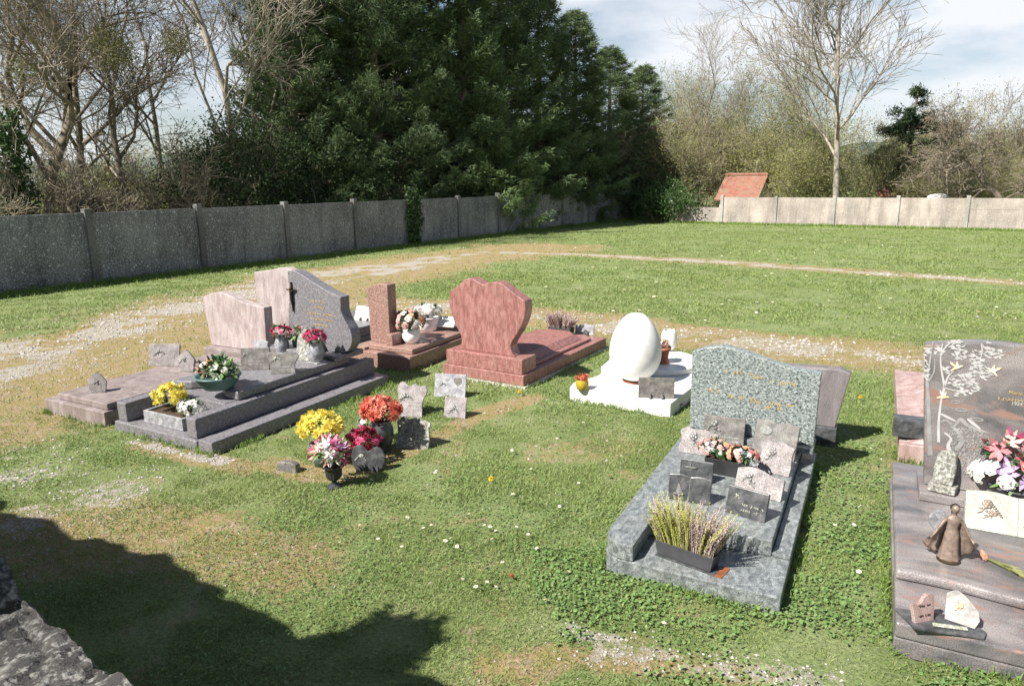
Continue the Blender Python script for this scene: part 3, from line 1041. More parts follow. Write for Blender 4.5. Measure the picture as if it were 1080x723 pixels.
CF = [conifer_mesh(3, 13, 3.0, M['conifer'], n=215, ln=1.35, plume=1.25), conifer_mesh(9, 13, 2.7, M['conifer'], n=205, ln=1.35, plume=1.2), conifer_mesh(15, 13, 3.2, M['conifer'], n=220, ln=1.35, plume=1.3)]
CL = conifer_mesh(21, 5.6, 3.1, M['conifer_bright'], n=150, size=.17, low=.12)
con = [(318, 27.5, 0, .92, .95, 'first tall dark conifer beside the bare trees'), (362, 29.5, 1, 1.05, 1.12, 'tall dark conifer second from the left of the row'),
       (405, 29, 2, 1.0, 1.15, 'tall dark conifer above the ivy on the fence'), (448, 31.5, 0, 1.1, 1.2, 'tall dark conifer behind the bright low conifer, left side'),
       (492, 31.5, 1, 1.05, 1.15, 'tall dark conifer at the middle of the row'), (532, 34, 2, 1.05, 1.02, 'dark conifer behind the bright low conifer, right side'),
       (570, 36, 0, 1.05, .86, 'dark conifer where the row begins to drop'), (606, 38, 1, 1.1, .80, 'dark conifer over the far end of the left fence'),
       (642, 42, 2, 1.05, .72, 'smaller dark conifer near the end of the row'), (676, 45, 0, 1.0, .68, 'last pointed conifer at the right end of the row'),
       (340, 34, 2, 1.1, 1.2, 'dark conifer of the back row at the left'), (430, 37, 1, 1.2, 1.2, 'dark conifer of the back row at its middle'), (520, 40, 0, 1.2, 1.1, 'dark conifer of the back row at the right')]
for i, (px, d, k, s, sz, lab) in enumerate(con):
    place_tree('conifer', CF[k], px, d, lab, 'conifer', s, i * 1.7, 'row of tall dark conifers', sz)
place_tree('conifer', CL, 508, 31.5, 'bright green low spreading conifer in front of the dark row', 'conifer', 1, .4)
place_tree('conifer', CL, 385, 27.6, 'low bright conifer bough mass left of the ivy on the fence', 'conifer', .62, 1.4)
place_tree('conifer', conifer_mesh(31, 5, 1.5, M['conifer_bright'], n=90, size=.17), 590, 37, 'small bright conifer near the far fence end', 'conifer', 1, .4)


# thickets and shrubs
def bush_mesh(seed, h, w, stems, mat_t, mat_l, leaves, lsize, maxl=3, up=.08, kids=(7, 6, 5, 3), low=.1, rmin=.007, lspread=.25):
    rs = np.random.RandomState(seed)
    out = []
    for s in range(stems):
        a = rs.uniform(0, 2 * PI); q = rs.uniform(0, 1) ** .5
        p = np.array([math.cos(a) * q * w * .35, math.sin(a) * q * w * .35, -.1])
        d = np.array([math.cos(a) * q * .55, math.sin(a) * q * .55, 1.]) + rs.normal(0, .12, 3); d /= np.linalg.norm(d)
        grow(out, p, d, h * rs.uniform(.6, 1), .035 * rs.uniform(.6, 1.3), 0, maxl, rs, .2, up, kids, (.4, 1.0), rmin)
    parts = [('stems', tubes_mesh('stems', out, mat_t))]
    if leaves:
        pts = np.array([b[0][k] for b in out if b[1][0] < .02 for k in (-1, len(b[0]) // 2)])
        pts = pts[pts[:, 2] > low * h]
        c = pts[rs.randint(0, len(pts), leaves)]
        v, f = leaf_quads(c, lsize, 1, lspread, rs)
        parts.append(('leaves', np_mesh('leaves', v, f, mat_l)))
    return parts


B_brown = bush_mesh(41, 4.6, 3.2, 9, M['bark_brown'], M['brown_leaf'], 6000, .05)
B_olive = bush_mesh(42, 4.6, 3.2, 9, M['bark_olive'], M['olive_leaf'], 17000, .055)
B_dense = bush_mesh(43, 3.4, 3.4, 9, M['bark_olive'], M['olive_leaf'], 19000, .065, low=0, lspread=.35)
B_ever = bush_mesh(44, 3.2, 3.4, 9, M['bark'], M['evergreen'], 42000, .065, low=0, lspread=.34)
B_thin = bush_mesh(45, 2.6, 2.6, 11, M['bark_brown'], M['brown_leaf'], 700, .05, kids=(6, 6, 4, 3))
B_ivy = bush_mesh(46, 1.7, 2.2, 8, M['bark'], M['ivy'], 9000, .09, maxl=2, low=0, lspread=.25)
B_will = bush_mesh(47, 8.2, 4.0, 4, M['bark_pale'], M['willow'], 15000, .07, maxl=3, up=.12, kids=(11, 7, 6, 4), lspread=.3)

bushes = [(-20, 17.5, B_thin, 1.1, 'brown twiggy thicket at the left picture edge'),  (70, 19.5, B_thin, 1.15, 'brown thicket over the first fence post'),
          (115, 20.5, B_thin, 1.2, 'brown thicket over the second fence panel'),  (195, 22.5, B_thin, 1.25, 'thin brown thicket left of the dark evergreen shrub'),
          (95, 25, B_dense, .75, 'olive undergrowth behind the double trunk'), (170, 27, B_dense, .65, 'olive undergrowth in the gap of sky'),  (130, 32, B_dense, 1.0, 'leafy undergrowth far behind the fence gap')]
for px, d, b, s, lab in bushes: place_tree('thicket', b, px, d, lab, 'shrub', s * .86, px * .37, 'thickets behind the left fence')
place_tree('evergreen_shrub', B_ever, 250, 24.2, 'dark evergreen shrub rounded above the fence beside the conifers', 'shrub', 1.02, .3)
place_tree('evergreen_shrub', B_ever, 292, 26.5, 'dark evergreen shrub filling the foot of the first conifer', 'shrub', .95, 2.3)
for i, (px, d, s) in enumerate(((340, 27, .7), (400, 28, .75), (465, 30.5, .8), (520, 33, .85), (575, 36, .9), (625, 40, .95), (665, 43.5, 1.1))):
    place_tree('evergreen_shrub', B_ever, px, d, ['dark shrub at the foot of the second conifer', 'dark shrub behind the ivy on the fence', 'dark shrub under the bright conifer', 'dark shrub at the foot of the middle conifers',
               'dark shrub above the seventh fence post', 'dark shrub at the far end of the left fence', 'dark shrub in the shaded corner of the fences'][i], 'shrub', s, i * 1.1, 'dark shrubs under the conifers')
rb = [(1012, 44, B_olive, 1.2, 'tall pale budding shrub between pine and gnarled tree'), (1068, 42, B_brown, 1.25, 'tall pale twiggy shrub at the far right'), (975, 50, B_olive, 1.3, 'hazy budding shrub just right of the pine'), (655, 44, B_brown, 1.1, 'brown leafless thicket against the last conifers'), (690, 43, B_brown, 1.15, 'tall brown thicket over the fence corner'), (722, 42.5, B_olive, 1.15, 'olive budding thicket left of the red roof'),
      (756, 44, B_brown, 1.15, 'brown thicket rising behind the red roof'), (748, 49, B_olive, 1.45, 'tall budding thicket behind the shed, left'), (800, 47, B_olive, 1.35, 'tall budding thicket behind the shed, right'),
      (832, 42, B_dense, 1.1, 'dense olive shrub right of the red roof'), (862, 40, B_dense, 1.0, 'dense olive shrub left of the big pale tree'), (905, 41, B_olive, .95, 'budding shrub right of the big pale tree'),
      (850, 47, B_olive, 1.4, 'tall shrub behind the big pale tree'), (925, 46, B_dense, 1.0, 'dense shrub left of the pine'), (985, 38, B_dense, .72, 'low shrub right of the pine'),
      (1015, 35, B_brown, .68, 'pinkish brown shrub near the right picture edge'), (1045, 34, B_dense, .62, 'green shrub at the foot of the gnarled tree'), (1085, 33, B_olive, .75, 'budding shrub at the right picture edge'),
      (955, 52, B_olive, .95, 'far budding shrub behind the pine'), (1060, 45, B_olive, .8, 'far shrub behind the gnarled tree'), (705, 52, B_dense, 1.5, 'leafy shrub far behind the fence corner'), (1000, 48, B_dense, .8, 'far olive shrub between pine and gnarled tree')]
for i, (px, d, b, s, lab) in enumerate(rb): place_tree('shrub', b, px, d, lab, 'shrub', s, i * .9, 'shrubs behind the right fence')
place_tree('ivy_shrub', B_ivy, 697, 37.6, 'ivy mound in the corner where the two fences meet', 'ivy', .95, .3)
place_tree('ivy_shrub', B_ivy, 665, 40.3, 'dark ivy heap at the far end of the left fence', 'ivy', .9, 1.3)
place_tree('willow_tree', B_will, 792, 50, 'pale green budding tree rising behind the brown thicket', 'tree', 1.05, .5)
place_tree('willow_tree', B_will, 735, 55, 'slim pale tree with bare top behind the thicket', 'tree', 1.05, 2.5)
TRUNK_W[0] = .3
bt1, _ = bare(61, 12.0, .26, M['bark_pale'], 4, kids=(15, 7, 6, 5, 3), up=.08, rmin=.011, spread=(.4, .85), wander=.15)
TRUNK_W[0] = 1.0
place_tree('bare_tree', bt1, 884, 36.5, 'big pale barked bare tree standing behind the sunlit fence', 'tree', .95, 1.1)
bt2, _ = bare(77, 6.5, .20, M['bark'], 4, kids=(9, 7, 6, 5, 3), up=.0, rmin=.010, spread=(.6, 1.2), wander=.33)
place_tree('bare_tree', bt2, 1052, 32, 'gnarled low bare fruit tree near the right edge', 'tree', .95, .4)
place_tree('bare_tree', bt2, 1100, 37, 'bare fruit tree cut by the right picture edge', 'tree', 1.0, 3.4)
place_tree('bare_tree', BT[2], 738, 48, 'thin bare tree with reddish twigs above the thicket', 'tree', .75, 3.4)
place_tree('bare_sapling', bare(88, 4.3, .05, M['bark_pale'], 2, lim=.02, kids=(8, 5, 3), up=.05, rmin=.008, spread=(.7, 1.1))[0], 345, 25, 'pale leafless sapling in front of the dark conifers', 'tree', .8, .2)


def pine():
    rs = np.random.RandomState(8)
    br = [([np.array([0, 0, -.2]), np.array([.1, 0, 2.2]), np.array([0, .1, 4.2]), np.array([.1, 0, 6.0])], [.16, .13, .09, .03])]
    C = []
    for i in range(46):
        z = rs.uniform(1.6, 6.0); a = rs.uniform(0, 2 * PI); L = (.5 + (6.3 - z) * .40) * rs.uniform(.6, 1.1)
        L = min(L, 1.9)
        tip = np.array([math.cos(a) * L, math.sin(a) * L, z + .15 * L])
        br.append(([np.array([0, 0, z - .15]), np.array([math.cos(a) * L * .5, math.sin(a) * L * .5, z - .05]), tip], [.035, .02, .008]))
        for k in range(9):
            s = rs.uniform(.45, 1.05)
            C.append(np.array([math.cos(a) * L * s, math.sin(a) * L * s, z + .1 * s]) + rs.normal(0, .13, 3) * np.array([1, 1, .5]))
    v, f = leaf_quads(C, .17, 30, .10, rs, flat=.2)
    v = v.reshape(-1, 4, 3)
    c = v.mean(1, keepdims=True)
    ax = v[:, 1:2] - v[:, 3:4]
    v[:, 0:1] = c + (v[:, 0:1] - c) * .35; v[:, 2:3] = c + (v[:, 2:3] - c) * .35
    return [('trunk', tubes_mesh('trunk', br, M['bark'])), ('crown', np_mesh('crown', v.reshape(-1, 3), f, M['pine']))]


place_tree('pine_tree', pine(), 955, 42, 'open dark green pine standing right of the big pale tree', 'tree', 1.15, .8)


# ivy on trunk and on fence
def ivy_drape(name, loc, h, r, n, label, ang=0, flat=1.0):
    rs = np.random.RandomState(int(h * 100) + n)
    z = rs.uniform(0, h, n); a = rs.uniform(0, 2 * PI, n)
    rr = r * (.7 + .5 * np.sin(z * 2.3 + a) ** 2) * rs.uniform(.5, 1.1, n)
    c = np.stack([np.cos(a) * rr, np.sin(a) * rr * flat, z], 1)
    v, f = leaf_quads(c, .10, 1, .05, rs)
    root = empty(name, loc, ang, label, 'ivy')
    link('leaves', np_mesh('leaves', v, f, M['ivy']), root)
    st = []
    for k in range(5):
        st.append(([np.array([rs.normal(0, r * .3), 0, 0]), np.array([rs.normal(0, r * .3), 0, h * .5]), np.array([rs.normal(0, r * .3), 0, h])], [.015, .012, .008]))
    link('stems', tubes_mesh('stems', st, M['bark']), root)


x, y, z = at(22, 18.6)
ivy_drape('ivy_clad_trunk', (x, y, z), 4.0, .42, 3800, 'ivy covered trunk standing behind the left end of the fence')
i4 = 4.0
fx, fy = LFX + LFS * i4 * math.cos(LFA), LFY + LFS * i4 * math.sin(LFA)
ivy_drape('fence_ivy', (fx + .1, fy - .07, float(tz(fx, fy)) + .1), 1.85, .34, 1100, 'dark ivy hanging over the fence below the bright conifer', LFA, .45)
x, y, z = at(722, 46)
ivy_drape('ivy_clad_trunk', (x, y, z), 3.9, .5, 2600, 'ivy covered trunk in the budding thicket left of the red roof')


rs0 = np.random.RandomState(3)
wr = empty('shadow_shrub', (-2.67, 1.72, 2.36), 0, 'unseen ivy bush added on the shadow-casting wall to shape its shadow', 'shrub')  # unseen bush added for the bump in the wall's shadow
c0 = rs0.normal(0, 1, (260, 3)); c0 /= np.linalg.norm(c0, axis=1)[:, None]; c0 *= np.array([.22, .18, .22]) * rs0.uniform(.4, 1.1, (260, 1)); c0[:, 2] += .16
v0, f0 = leaf_quads(c0, .06, 14, .04, rs0)
link('leaves', np_mesh('leaves', v0, f0, M['ivy']), wr)
link('stems', tubes_mesh('stems', [([np.array([0, 0, -.1]), np.array([.05, 0, .1]), np.array([.1, .05, .3])], [.02, .015, .005])], M['bark']), wr)


# ------------------------------------------------------------ houses behind the fence
def small_house(px0, px1, d, zeave, zridge, depth, label, name='shed'):
    x0, y0, z = at(px0, d); x1, _, _ = at(px1, d)
    w = x1 - x0
    root = empty(name, (x0, y0, z), R(-34.6), label, name)
    w *= .80
    mb = MB().box(.1, w - .1, .15, depth - .15, -.3, zeave - z)
    g = MB()
    zr, ze = zridge - z, zeave - z
    for xx in (.1, w - .1):
        pass
    mb.add([(.1, .15, ze), (.1, depth - .15, ze), (.1, depth / 2, zr - .08), (w - .1, .15, ze), (w - .1, depth - .15, ze), (w - .1, depth / 2, zr - .08)], [(0, 2, 1), (3, 4, 5), (0, 3, 5, 2), (1, 2, 5, 4)])
    mb.build('wall', M['render'], root)
    r = MB()
    t = .07
    for (ya, yb) in ((-.05, depth / 2), (depth + .05, depth / 2)):
        r.add([(-.1, ya, ze - .1), (w + .1, ya, ze - .1), (w + .1, yb, zr), (-.1, yb, zr), (-.1, ya, ze - .1 + t), (w + .1, ya, ze - .1 + t), (w + .1, yb, zr + t), (-.1, yb, zr + t)],
              [(0, 1, 2, 3), (7, 6, 5, 4), (0, 4, 5, 1), (1, 5, 6, 2), (2, 6, 7, 3), (3, 7, 4, 0)])
    ro = r.build('roof', M['roof'], root)
    MB().tube([(-.1, depth / 2, zr + .09), (w + .1, depth / 2, zr + .09)], .09, 8).build('ridge', M['roof'], ro)
    MB().box(w * .35, w * .65, .10, .14, -.2, ze - .35).build('door', M['bark'], root)
    MB().box(w - .098, w - .06, depth * .4, depth * .6, ze - .9, ze - .35).build('window', M['grey_dark'], root)
    return root


small_house(757, 808, 38.8, .95, 2.08, 3.0, 'garden shed with red tiled roof showing over the sunlit fence')
small_house(926, 980, 40.5, 1.0, 2.02, 3.0, 'far low outbuilding with red roof hidden behind the pine', 'outbuilding')
x, y, z = at(796, 41)
tag(MB().tube([(0, 0, 0), (.04, 0, 3.3)], [.07, .055], 8).build('wooden_pole', M['bark_pale'], None, loc=(x, y, z)), 'thin weathered wooden pole beside the red shed roof', 'pole')
x, y, z = at(989, 33.5)
mbx = MB().ball((0, 0, 1.25), .38, 9, (1.4, .8, .45), .12); mbx.tube([(0, 0, -.1), (0, 0, 1.2)], .12, 8)
tag(mbx.build('white_bundle', M['white_stone'], None, loc=(x, y, z)), 'white crumpled bundle peeking over the sunlit fence', 'bundle')


# ------------------------------------------------------------ tombs
def tomb(key, label, cat='tomb', name='tomb'):
    ox, oy, a = FOOT[key][:3]
    return empty(name, (ox, oy, 0), a, label, cat)


def smooth_pts(pts, n=6):
    """Catmull-Rom through an open list of points"""
    P = [pts[0]] + list(pts) + [pts[-1]]
    out = []
    for i in range(1, len(P) - 2):
        p0, p1, p2, p3 = [np.array(q, float) for q in P[i - 1:i + 3]]
        for k in range(n):
            t = k / n
            out.append(tuple(.5 * ((2 * p1) + (-p0 + p2) * t + (2 * p0 - 5 * p1 + 4 * p2 - p3) * t * t + (-p0 + 3 * p1 - 3 * p2 + p3) * t ** 3)))
    out.append(tuple(pts[-1]))
    return out


def headstone(root, x0, x1, y0, y1, z0, prof, mat, name='headstone'):
    """prof: outline points after the bottom corners, right side upwards and round to the left, in x (from x0) and z (from z0)"""
    pts = [(x0 + a, z0 + b) for a, b in prof]
    return MB().face_on(pts, y0, y1).build(name, mat, root, bevel=.008)


def text_mesh(body, size, mat, ext=.0015):
    cu = bpy.data.curves.new('txt', 'FONT')
    cu.body = body; cu.size = size; cu.extrude = ext; cu.align_x = 'CENTER'
    ob = bpy.data.objects.new('txt', cu)
    COL.objects.link(ob)
    dg = bpy.context.evaluated_depsgraph_get()
    me = bpy.data.meshes.new_from_object(ob.evaluated_get(dg))
    COL.objects.unlink(ob); bpy.data.objects.remove(ob)
    me.materials.clear(); me.materials.append(mat)
    return me


def scribble(mb, x0, x1, y, z, s, seed=0):
    """worn lettering: short raised strokes, too worn to read"""
    rs = random.Random(seed)
    x = x0
    while x < x1:
        for _ in range(2):
            a = rs.choice((0, PI / 2, PI / 2, .9, -.9))
            L = s * rs.uniform(.5, 1)
            cx, cz = x + rs.uniform(0, s * .35), z + rs.uniform(-.15, .15) * s
            dx, dz = math.cos(a) * L / 2, math.sin(a) * L / 2
            nx, nz = -math.sin(a) * s * .07, math.cos(a) * s * .07
            p = [(cx - dx - nx, cz - dz - nz), (cx + dx - nx, cz + dz - nz), (cx + dx + nx, cz + dz + nz), (cx - dx + nx, cz - dz + nz)]
            mb.face_on(p, y - .0015 - rs.uniform(0, .0006), y + .001)
        x += s * (rs.uniform(.6, .8) if rs.random() > .16 else 1.6)


# A: pale pink tomb at the left
A = tomb('A', 'pale pink granite tomb at the far left with a wavy topped headstone and bare slab')
MB().box(0, .95, 0, 2.35, -.02, .135).build('plinth', M['pink_slab'], A, bevel=.008)
MB().box(.15, .93, .05, 1.83, .137, .20).build('slab', M['pink_slab'], A, bevel=.01)
MB().box(-.02, .96, 1.86, 2.30, .137, .25).build('headstone_base', M['pink_slab'], A, bevel=.008)
topA = smooth_pts([(1.0, .53), (.85, .545), (.65, .57), (.45, .63), (.28, .655), (.12, .63), (-.03, .58)], 5)
headstone(A, -.06, 0, 1.98, 2.10, .252, [(.05, 0), (.98, 0)] + topA, M['pink_pale'])

# B: mauve grey tomb
B = tomb('B', 'mauve grey granite tomb with a tall curved headstone carrying a bronze crucifix')
MB().box(-.02, 1.10, -.03, 2.35, -.02, .085).build('plinth', M['mauve'], B, bevel=.01)
MB().box(-.02, 1.1, .0, 2.3, -.03, -.0).build('cement_bed', M['cement'], B)
MB().box(0, .13, .0, 2.2, .087, .262).build('kerb', M['mauve'], B, bevel=.012)
MB().box(.95, 1.07, .0, 2.3, .087, .262).build('kerb', M['mauve'], B, bevel=.012)
MB().box(.13, .95, .40, 2.2, .087, .263).build('base', M['mauve'], B, bevel=.006)
sl = [(.99, .52), (.99, 2.0), (.09, 2.0), (.09, .52), (.22, .52)] + smooth_pts([(.30, .56), (.40, .66), (.52, .70), (.64, .66), (.74, .56), (.82, .52)], 4)
MB().plan(sl, .265, .345).build('slab', M['mauve'], B, bevel=.015, seg=3)
tr = B
t_ = MB(); t_.box(.27, .80, .07, .095, .087, .20); t_.box(.27, .80, .355, .38, .087, .20); t_.box(.27, .295, .095, .355, .087, .20); t_.box(.775, .80, .095, .355, .087, .20)
t_.build('trough', M['grey_light'], B, bevel=.004)
MB().box(.295, .775, .095, .355, .087, .18).build('trough_soil', M['soil'], B)
MB().box(.0, 1.06, 1.75, 2.15, .347, .40).build('headstone_base', M['mauve'], B, bevel=.012)
topB = smooth_pts([(.90, 0), (1.02, .02), (1.10, .13), (1.09, .25), (1.02, .36), (.98, .46), (.985, .60)], 5) + smooth_pts([(.985, .60), (.80, .655), (.62, .73), (.47, .80), (.35, .84), (.25, .83)], 5)[1:] + \
    smooth_pts([(.25, .83), (.25, .6), (.22, .4), (.20, .2), (.24, 0)], 5)[1:]
headstone(B, .04, 0, 1.88, 2.02, .402, topB, M['mauve'])
cb = MB()
cb.box(.335, .350, 1.862, 1.878, .80, 1.12); cb.box(.275, .410, 1.862, 1.878, 1.025, 1.04)
cb.build('cross', M['bronze'], B)
cf = MB()
cf.tube([(.342, 1.856, .86), (.345, 1.85, .93), (.342, 1.852, 1.0), (.342, 1.852, 1.03)], [.006, .011, .015, .008], 8)
cf.tube([(.285, 1.856, 1.045), (.315, 1.852, 1.028), (.342, 1.852, 1.018), (.37, 1.852, 1.028), (.40, 1.856, 1.045)], [.004, .006, .008, .006, .004], 6)
cf.ball((.345, 1.848, 1.05), .014, 8)
cf.build('crucifix_figure', M['bronze'], B, smooth=True)
lt = MB()
for k, (z, a, b) in enumerate(((.93, .60, .80), (.87, .65, .78), (.80, .55, .93), (.74, .60, .90), (.68, .62, .86))): scribble(lt, a, b, 1.879, z, .03, k)
lt.build('lettering', M['gold'], B)
# strip beside B
Bs = tomb('Bs', 'low mauve stone kerb strip on the grass along the mauve grey tomb', 'kerb', 'stone_kerb')
MB().box(0, .17, 0, 2.3, -.02, .10).build('kerb_stone', M['mauve'], Bs, bevel=.008)

# C: pale tomb behind
Ct = tomb('C', 'pale pink tomb behind the mauve one, mostly hidden, with a tall wavy headstone')
MB().box(0, 1.0, 0, 2.1, -.02, .17).build('plinth', M['mauve'], Ct, bevel=.008)
MB().box(.06, .98, .5, 2.05, .172, .30).build('slab', M['mauve'], Ct, bevel=.01)
MB().box(0, 1.0, .04, .42, .172, .32).build('headstone_base', M['pink_slab'], Ct, bevel=.008)
topC = smooth_pts([(.98, 0), (1.0, .4), (1.0, .69), (.8, .76), (.55, .83), (.3, .79), (.02, .75)], 6) + [(.02, .4), (.08, 0)]
headstone(Ct, 0, 0, .14, .27, .322, topC, M['pink_pale'])

# D: brown granite tomb with narrow pillar
D = tomb('D', 'brown red granite tomb with a narrow pillar headstone in the second row')
MB().box(0, .92, 0, 2.0, -.02, .17).build('plinth', M['brown'], D, bevel=.008)
MB().box(.22, .88, .1, 1.9, .172, .235).build('slab', M['brown'], D, bevel=.012)
MB().box(.0, .21, .04, 1.9, .172, .20).build('slab_edge', M['brown'], D, bevel=.006)
headstone(D, .16, 0, .22, .38, .236, [(.0, 0), (.30, 0), (.30, .72), (.20, .735), (.06, .70), (-.02, .66)], M['brown'])
MB().box(.462, .56, .14, .40, .237, .37).build('pillar_foot', M['brown'], D, bevel=.006)

# E: red granite tomb seen from behind
E_ = tomb('E', 'red granite tomb with a shield shaped headstone seen from the back')
MB().box(0, 1.07, 0, 2.1, .03, .145).build('plinth', M['red'], E_, bevel=.008)
MB().box(-.02, 1.10, -.02, 2.12, -.02, .028).build('cement_bed', M['cement'], E_)
MB().box(.04, 1.04, .02, .32, .147, .31).build('headstone_base', M['red'], E_, bevel=.006)
el = smooth_pts([(.88, .02), (.85, .10), (.87, .18), (.96, .32), (1.02, .46), (1.04, .58), (1.03, .665)], 5) + smooth_pts([(1.03, .665), (.90, .74), (.76, .83), (.68, .855), (.60, .84), (.54, .818), (.50, .815), (.44, .84), (.36, .87), (.27, .855), (.17, .77), (.06, .70)], 4)[1:] + \
    smooth_pts([(.06, .70), (.045, .60), (.06, .46), (.12, .30), (.19, .18), (.20, .10), (.18, .02)], 5)[1:]
headstone(E_, 0, 0, .10, .25, .312, [(.17, 0), (.90, 0)] + [(a, b * .93) for a, b in el], M['red'])
MB().plan([(.10, .33), (.97, .33), (.97, 1.85), (.80, 2.0), (.28, 2.0), (.10, 1.85)], .147, .18).build('lower_slab', M['red'], E_, bevel=.008)
us = MB()
o1 = [(.16, .34), (.90, .34), (.90, 1.72), (.72, 1.90), (.36, 1.90), (.16, 1.72)]; o2 = [(.25, .34), (.81, .34), (.81, 1.66), (.68, 1.80), (.40, 1.80), (.25, 1.66)]
us.add([(x, y, .182) for x, y in o1] + [(x, y, .25) for x, y in o2], [(5, 4, 3, 2, 1, 0), (6, 7, 8, 9, 10, 11)] + [(i, (i + 1) % 6, 6 + (i + 1) % 6, 6 + i) for i in range(6)])
us.build('slab', M['red'], E_, bevel=.006)

# F: white egg monument
F_ = tomb('F', 'white tomb with a round platform carrying a large white egg')
cx, cy, rr = .43, 1.25, .53
arc = [(cx + rr * math.cos(R(a)), cy + rr * math.sin(R(a))) for a in range(12, 200, 9)]
outl = [(.02, 0), (1.08, 0), (1.08, .50), (1.07, .98), (.99, 1.16)] + arc + smooth_pts([(-.05, .88), (.06, .66), (.07, .48), (.03, .34), (-.01, .24), (-.02, .16)], 5)
MB().plan(outl, -.02, .13).build('base', M['white_stone'], F_, bevel=.01)
disc = [(cx + .50 * math.cos(R(a)), cy + .50 * math.sin(R(a))) for a in range(0, 360, 7)]
MB().plan(disc, .132, .195).build('round_slab', M['white_stone'], F_, bevel=.014, seg=3)
egg = []
for i in range(1, 40):
    t = i / 40
    z = .72 * t
    q = 2 * t - 1
    r_ = .255 * math.sqrt(max(0, 1 - q * q)) * (1 - .16 * q) * 1.02
    egg.append((r_, z))
eo = tag(MB().lathe(egg, 40).build('egg', M['white_stone'], F_, smooth=True), 'large plain white stone egg standing on its blunt end')
ep = W(664, 397, .19)
iv = Matrix.Rotation(-FOOT['F'][2], 4, 'Z') @ Vector((ep.x - FOOT['F'][0], ep.y - FOOT['F'][1], 0))
eo.location = (iv.x + .03, iv.y + .06, .136)
MB().lathe([(.12, .1315), (.12, .145), (.10, .147)], 24).build('egg_socket', M['terracotta'], F_, loc=(iv.x + .03, iv.y + .06, 0))
# small cracked egg
ce = MB(); n = 20
vv = []
for i in range(11):
    t = i / 10 * .80 + .04
    q = 2 * t - 1
    r_ = .095 * math.sqrt(max(0.02, 1 - q * q)) * (1 - .1 * q)
    for k in range(n):
        a = 2 * PI * k / n
        zz = .30 * t + (.006 * ((k % 3) - 1) + .006 * math.sin(k * 2.1) if i == 10 else 0)
        vv.append((r_ * math.cos(a), r_ * math.sin(a), zz))
ce.add(vv, [(i * n + k, i * n + (k + 1) % n, (i + 1) * n + (k + 1) % n, (i + 1) * n + k) for i in range(10) for k in range(n)] + [tuple(range(n - 1, -1, -1))])
o = ce.build('cracked_egg', M['white_stone'], None, smooth=True, loc=W(705, 370, .19))
sm = o.modifiers.new('s', 'SOLIDIFY'); sm.thickness = .008
tag(o, 'small white egg planter with a broken top on the round white platform', 'egg planter')

# G: green granite tomb
G_ = tomb('G', 'green veined granite tomb in the foreground with many plaques on its slab')
base = [(.10, 0), (.97, 0), (.97, 2.1), (0, 2.1), (0, .10), (.03, .03)]
# slab bed; the planter slot is flat plates on top
gb = MB()
gb.plan(base, -.02, .10)
gb.build('plinth', M['green_slab'], G_, bevel=.008)
arm = [(0.0, .12), (.03, .04), (.10, .0), (.19, .0), (.19, .34), (.87, .40), (.87, 2.06), (0, 2.06)]
MB().plan(arm, .102, .20).build('slab', M['green_slab'], G_, bevel=.007)
MB().box(.872, .97, .40, 2.1, .102, .125).build('kerb', M['green_slab'], G_, bevel=.006)
MB().box(-.19, .165, -.06, .06, .1015, .104).build('planter_slot', M['grey_dark'], G_, loc=(.475, .15, 0), rot=(0, 0, R(-12)))  # flat dark plate, the slot's inner shade put into its colour
MB().box(.166, .205, -.06, .06, .1015, .1045).build('planter_slot', M['rust'], G_, loc=(.475, .15, 0), rot=(0, 0, R(-12)))
MB().box(.02, .96, 1.83, 2.09, .202, .245).build('headstone_base', M['green_slab'], G_, bevel=.006)
topG = smooth_pts([(.92, .0), (.925, .3), (.93, .555)], 3) + smooth_pts([(.93, .555), (.72, .57), (.52, .62), (.36, .665), (.22, .68), (.10, .66), (.0, .62)], 5)[1:] + [(.005, .3), (.01, 0)]
hsG = headstone(G_, .035, 0, 1.90, 2.0, .247, [(.01, 0), (.92, 0)] + topG[1:-1], M['green'])
lt = MB()
for k, (z, a, b) in enumerate(((.74, .30, .48), (.70, .62, .80), (.72, .50, .58), (.58, .17, .26), (.55, .33, .50), (.53, .50, .58), (.53, .62, .80), (.50, .60, .72))): scribble(lt, a, b, 1.899, z, .036, k + 20)
lt.build('lettering', M['gold'], G_)

# H: mauve stone behind the green one
p = W(874, 472, 0)
Hh = empty('headstone', (p.x + .02, p.y + .05, 0), R(-27), 'plain dull mauve headstone standing just right of and behind the green headstone', 'headstone')
MB().box(-.42, .05, -.02, .14, -.02, .16).build('base', M['grey_dark'], Hh, bevel=.006)
MB().face_on([(-.40, .16), (.035, .16), (.115, .63), (.03, .655), (-.40, .64)], 0, .12).build('slab', M['dark_mauve'], Hh, bevel=.008)

# I: dark tomb at the right with the engraved tree
I_ = tomb('I', 'dark red swirled granite tomb at the right edge with an engraved tree headstone')
MB().box(0, 1.35, .004, 2.0, -.02, .075).build('plinth', M['multi'], I_, bevel=.008)
lo = smooth_pts([(0, .40), (.25, .40), (.6, .36), (1.0, .36), (1.35, .42)], 6)
MB().plan([(0, .0), (1.35, 0)] + [(1.35, .55), (0, .55)], .077, .155).build('front_step', M['multi'], I_, bevel=.012, seg=3)
MB().plan(lo + [(1.35, 2.0), (0, 2.0)], .157, .21).build('slab', M['multi'], I_, bevel=.018, seg=3)
MB().box(.14, 1.35, 1.36, 1.76, .212, .265).build('headstone_base', M['multi'], I_, bevel=.006)
topI = smooth_pts([(1.2, .6), (1.05, .70), (.86, .80), (.66, .885), (.44, .935), (.18, .94), (-.09, .90)], 5)
hsI = headstone(I_, .17, 0, 1.50, 1.62, .267, [(0, 0), (1.2, 0)] + topI, M['multi'])
# engraving: everything a thin relief on the stone
en = MB(); ed = MB()
YI = 1.499


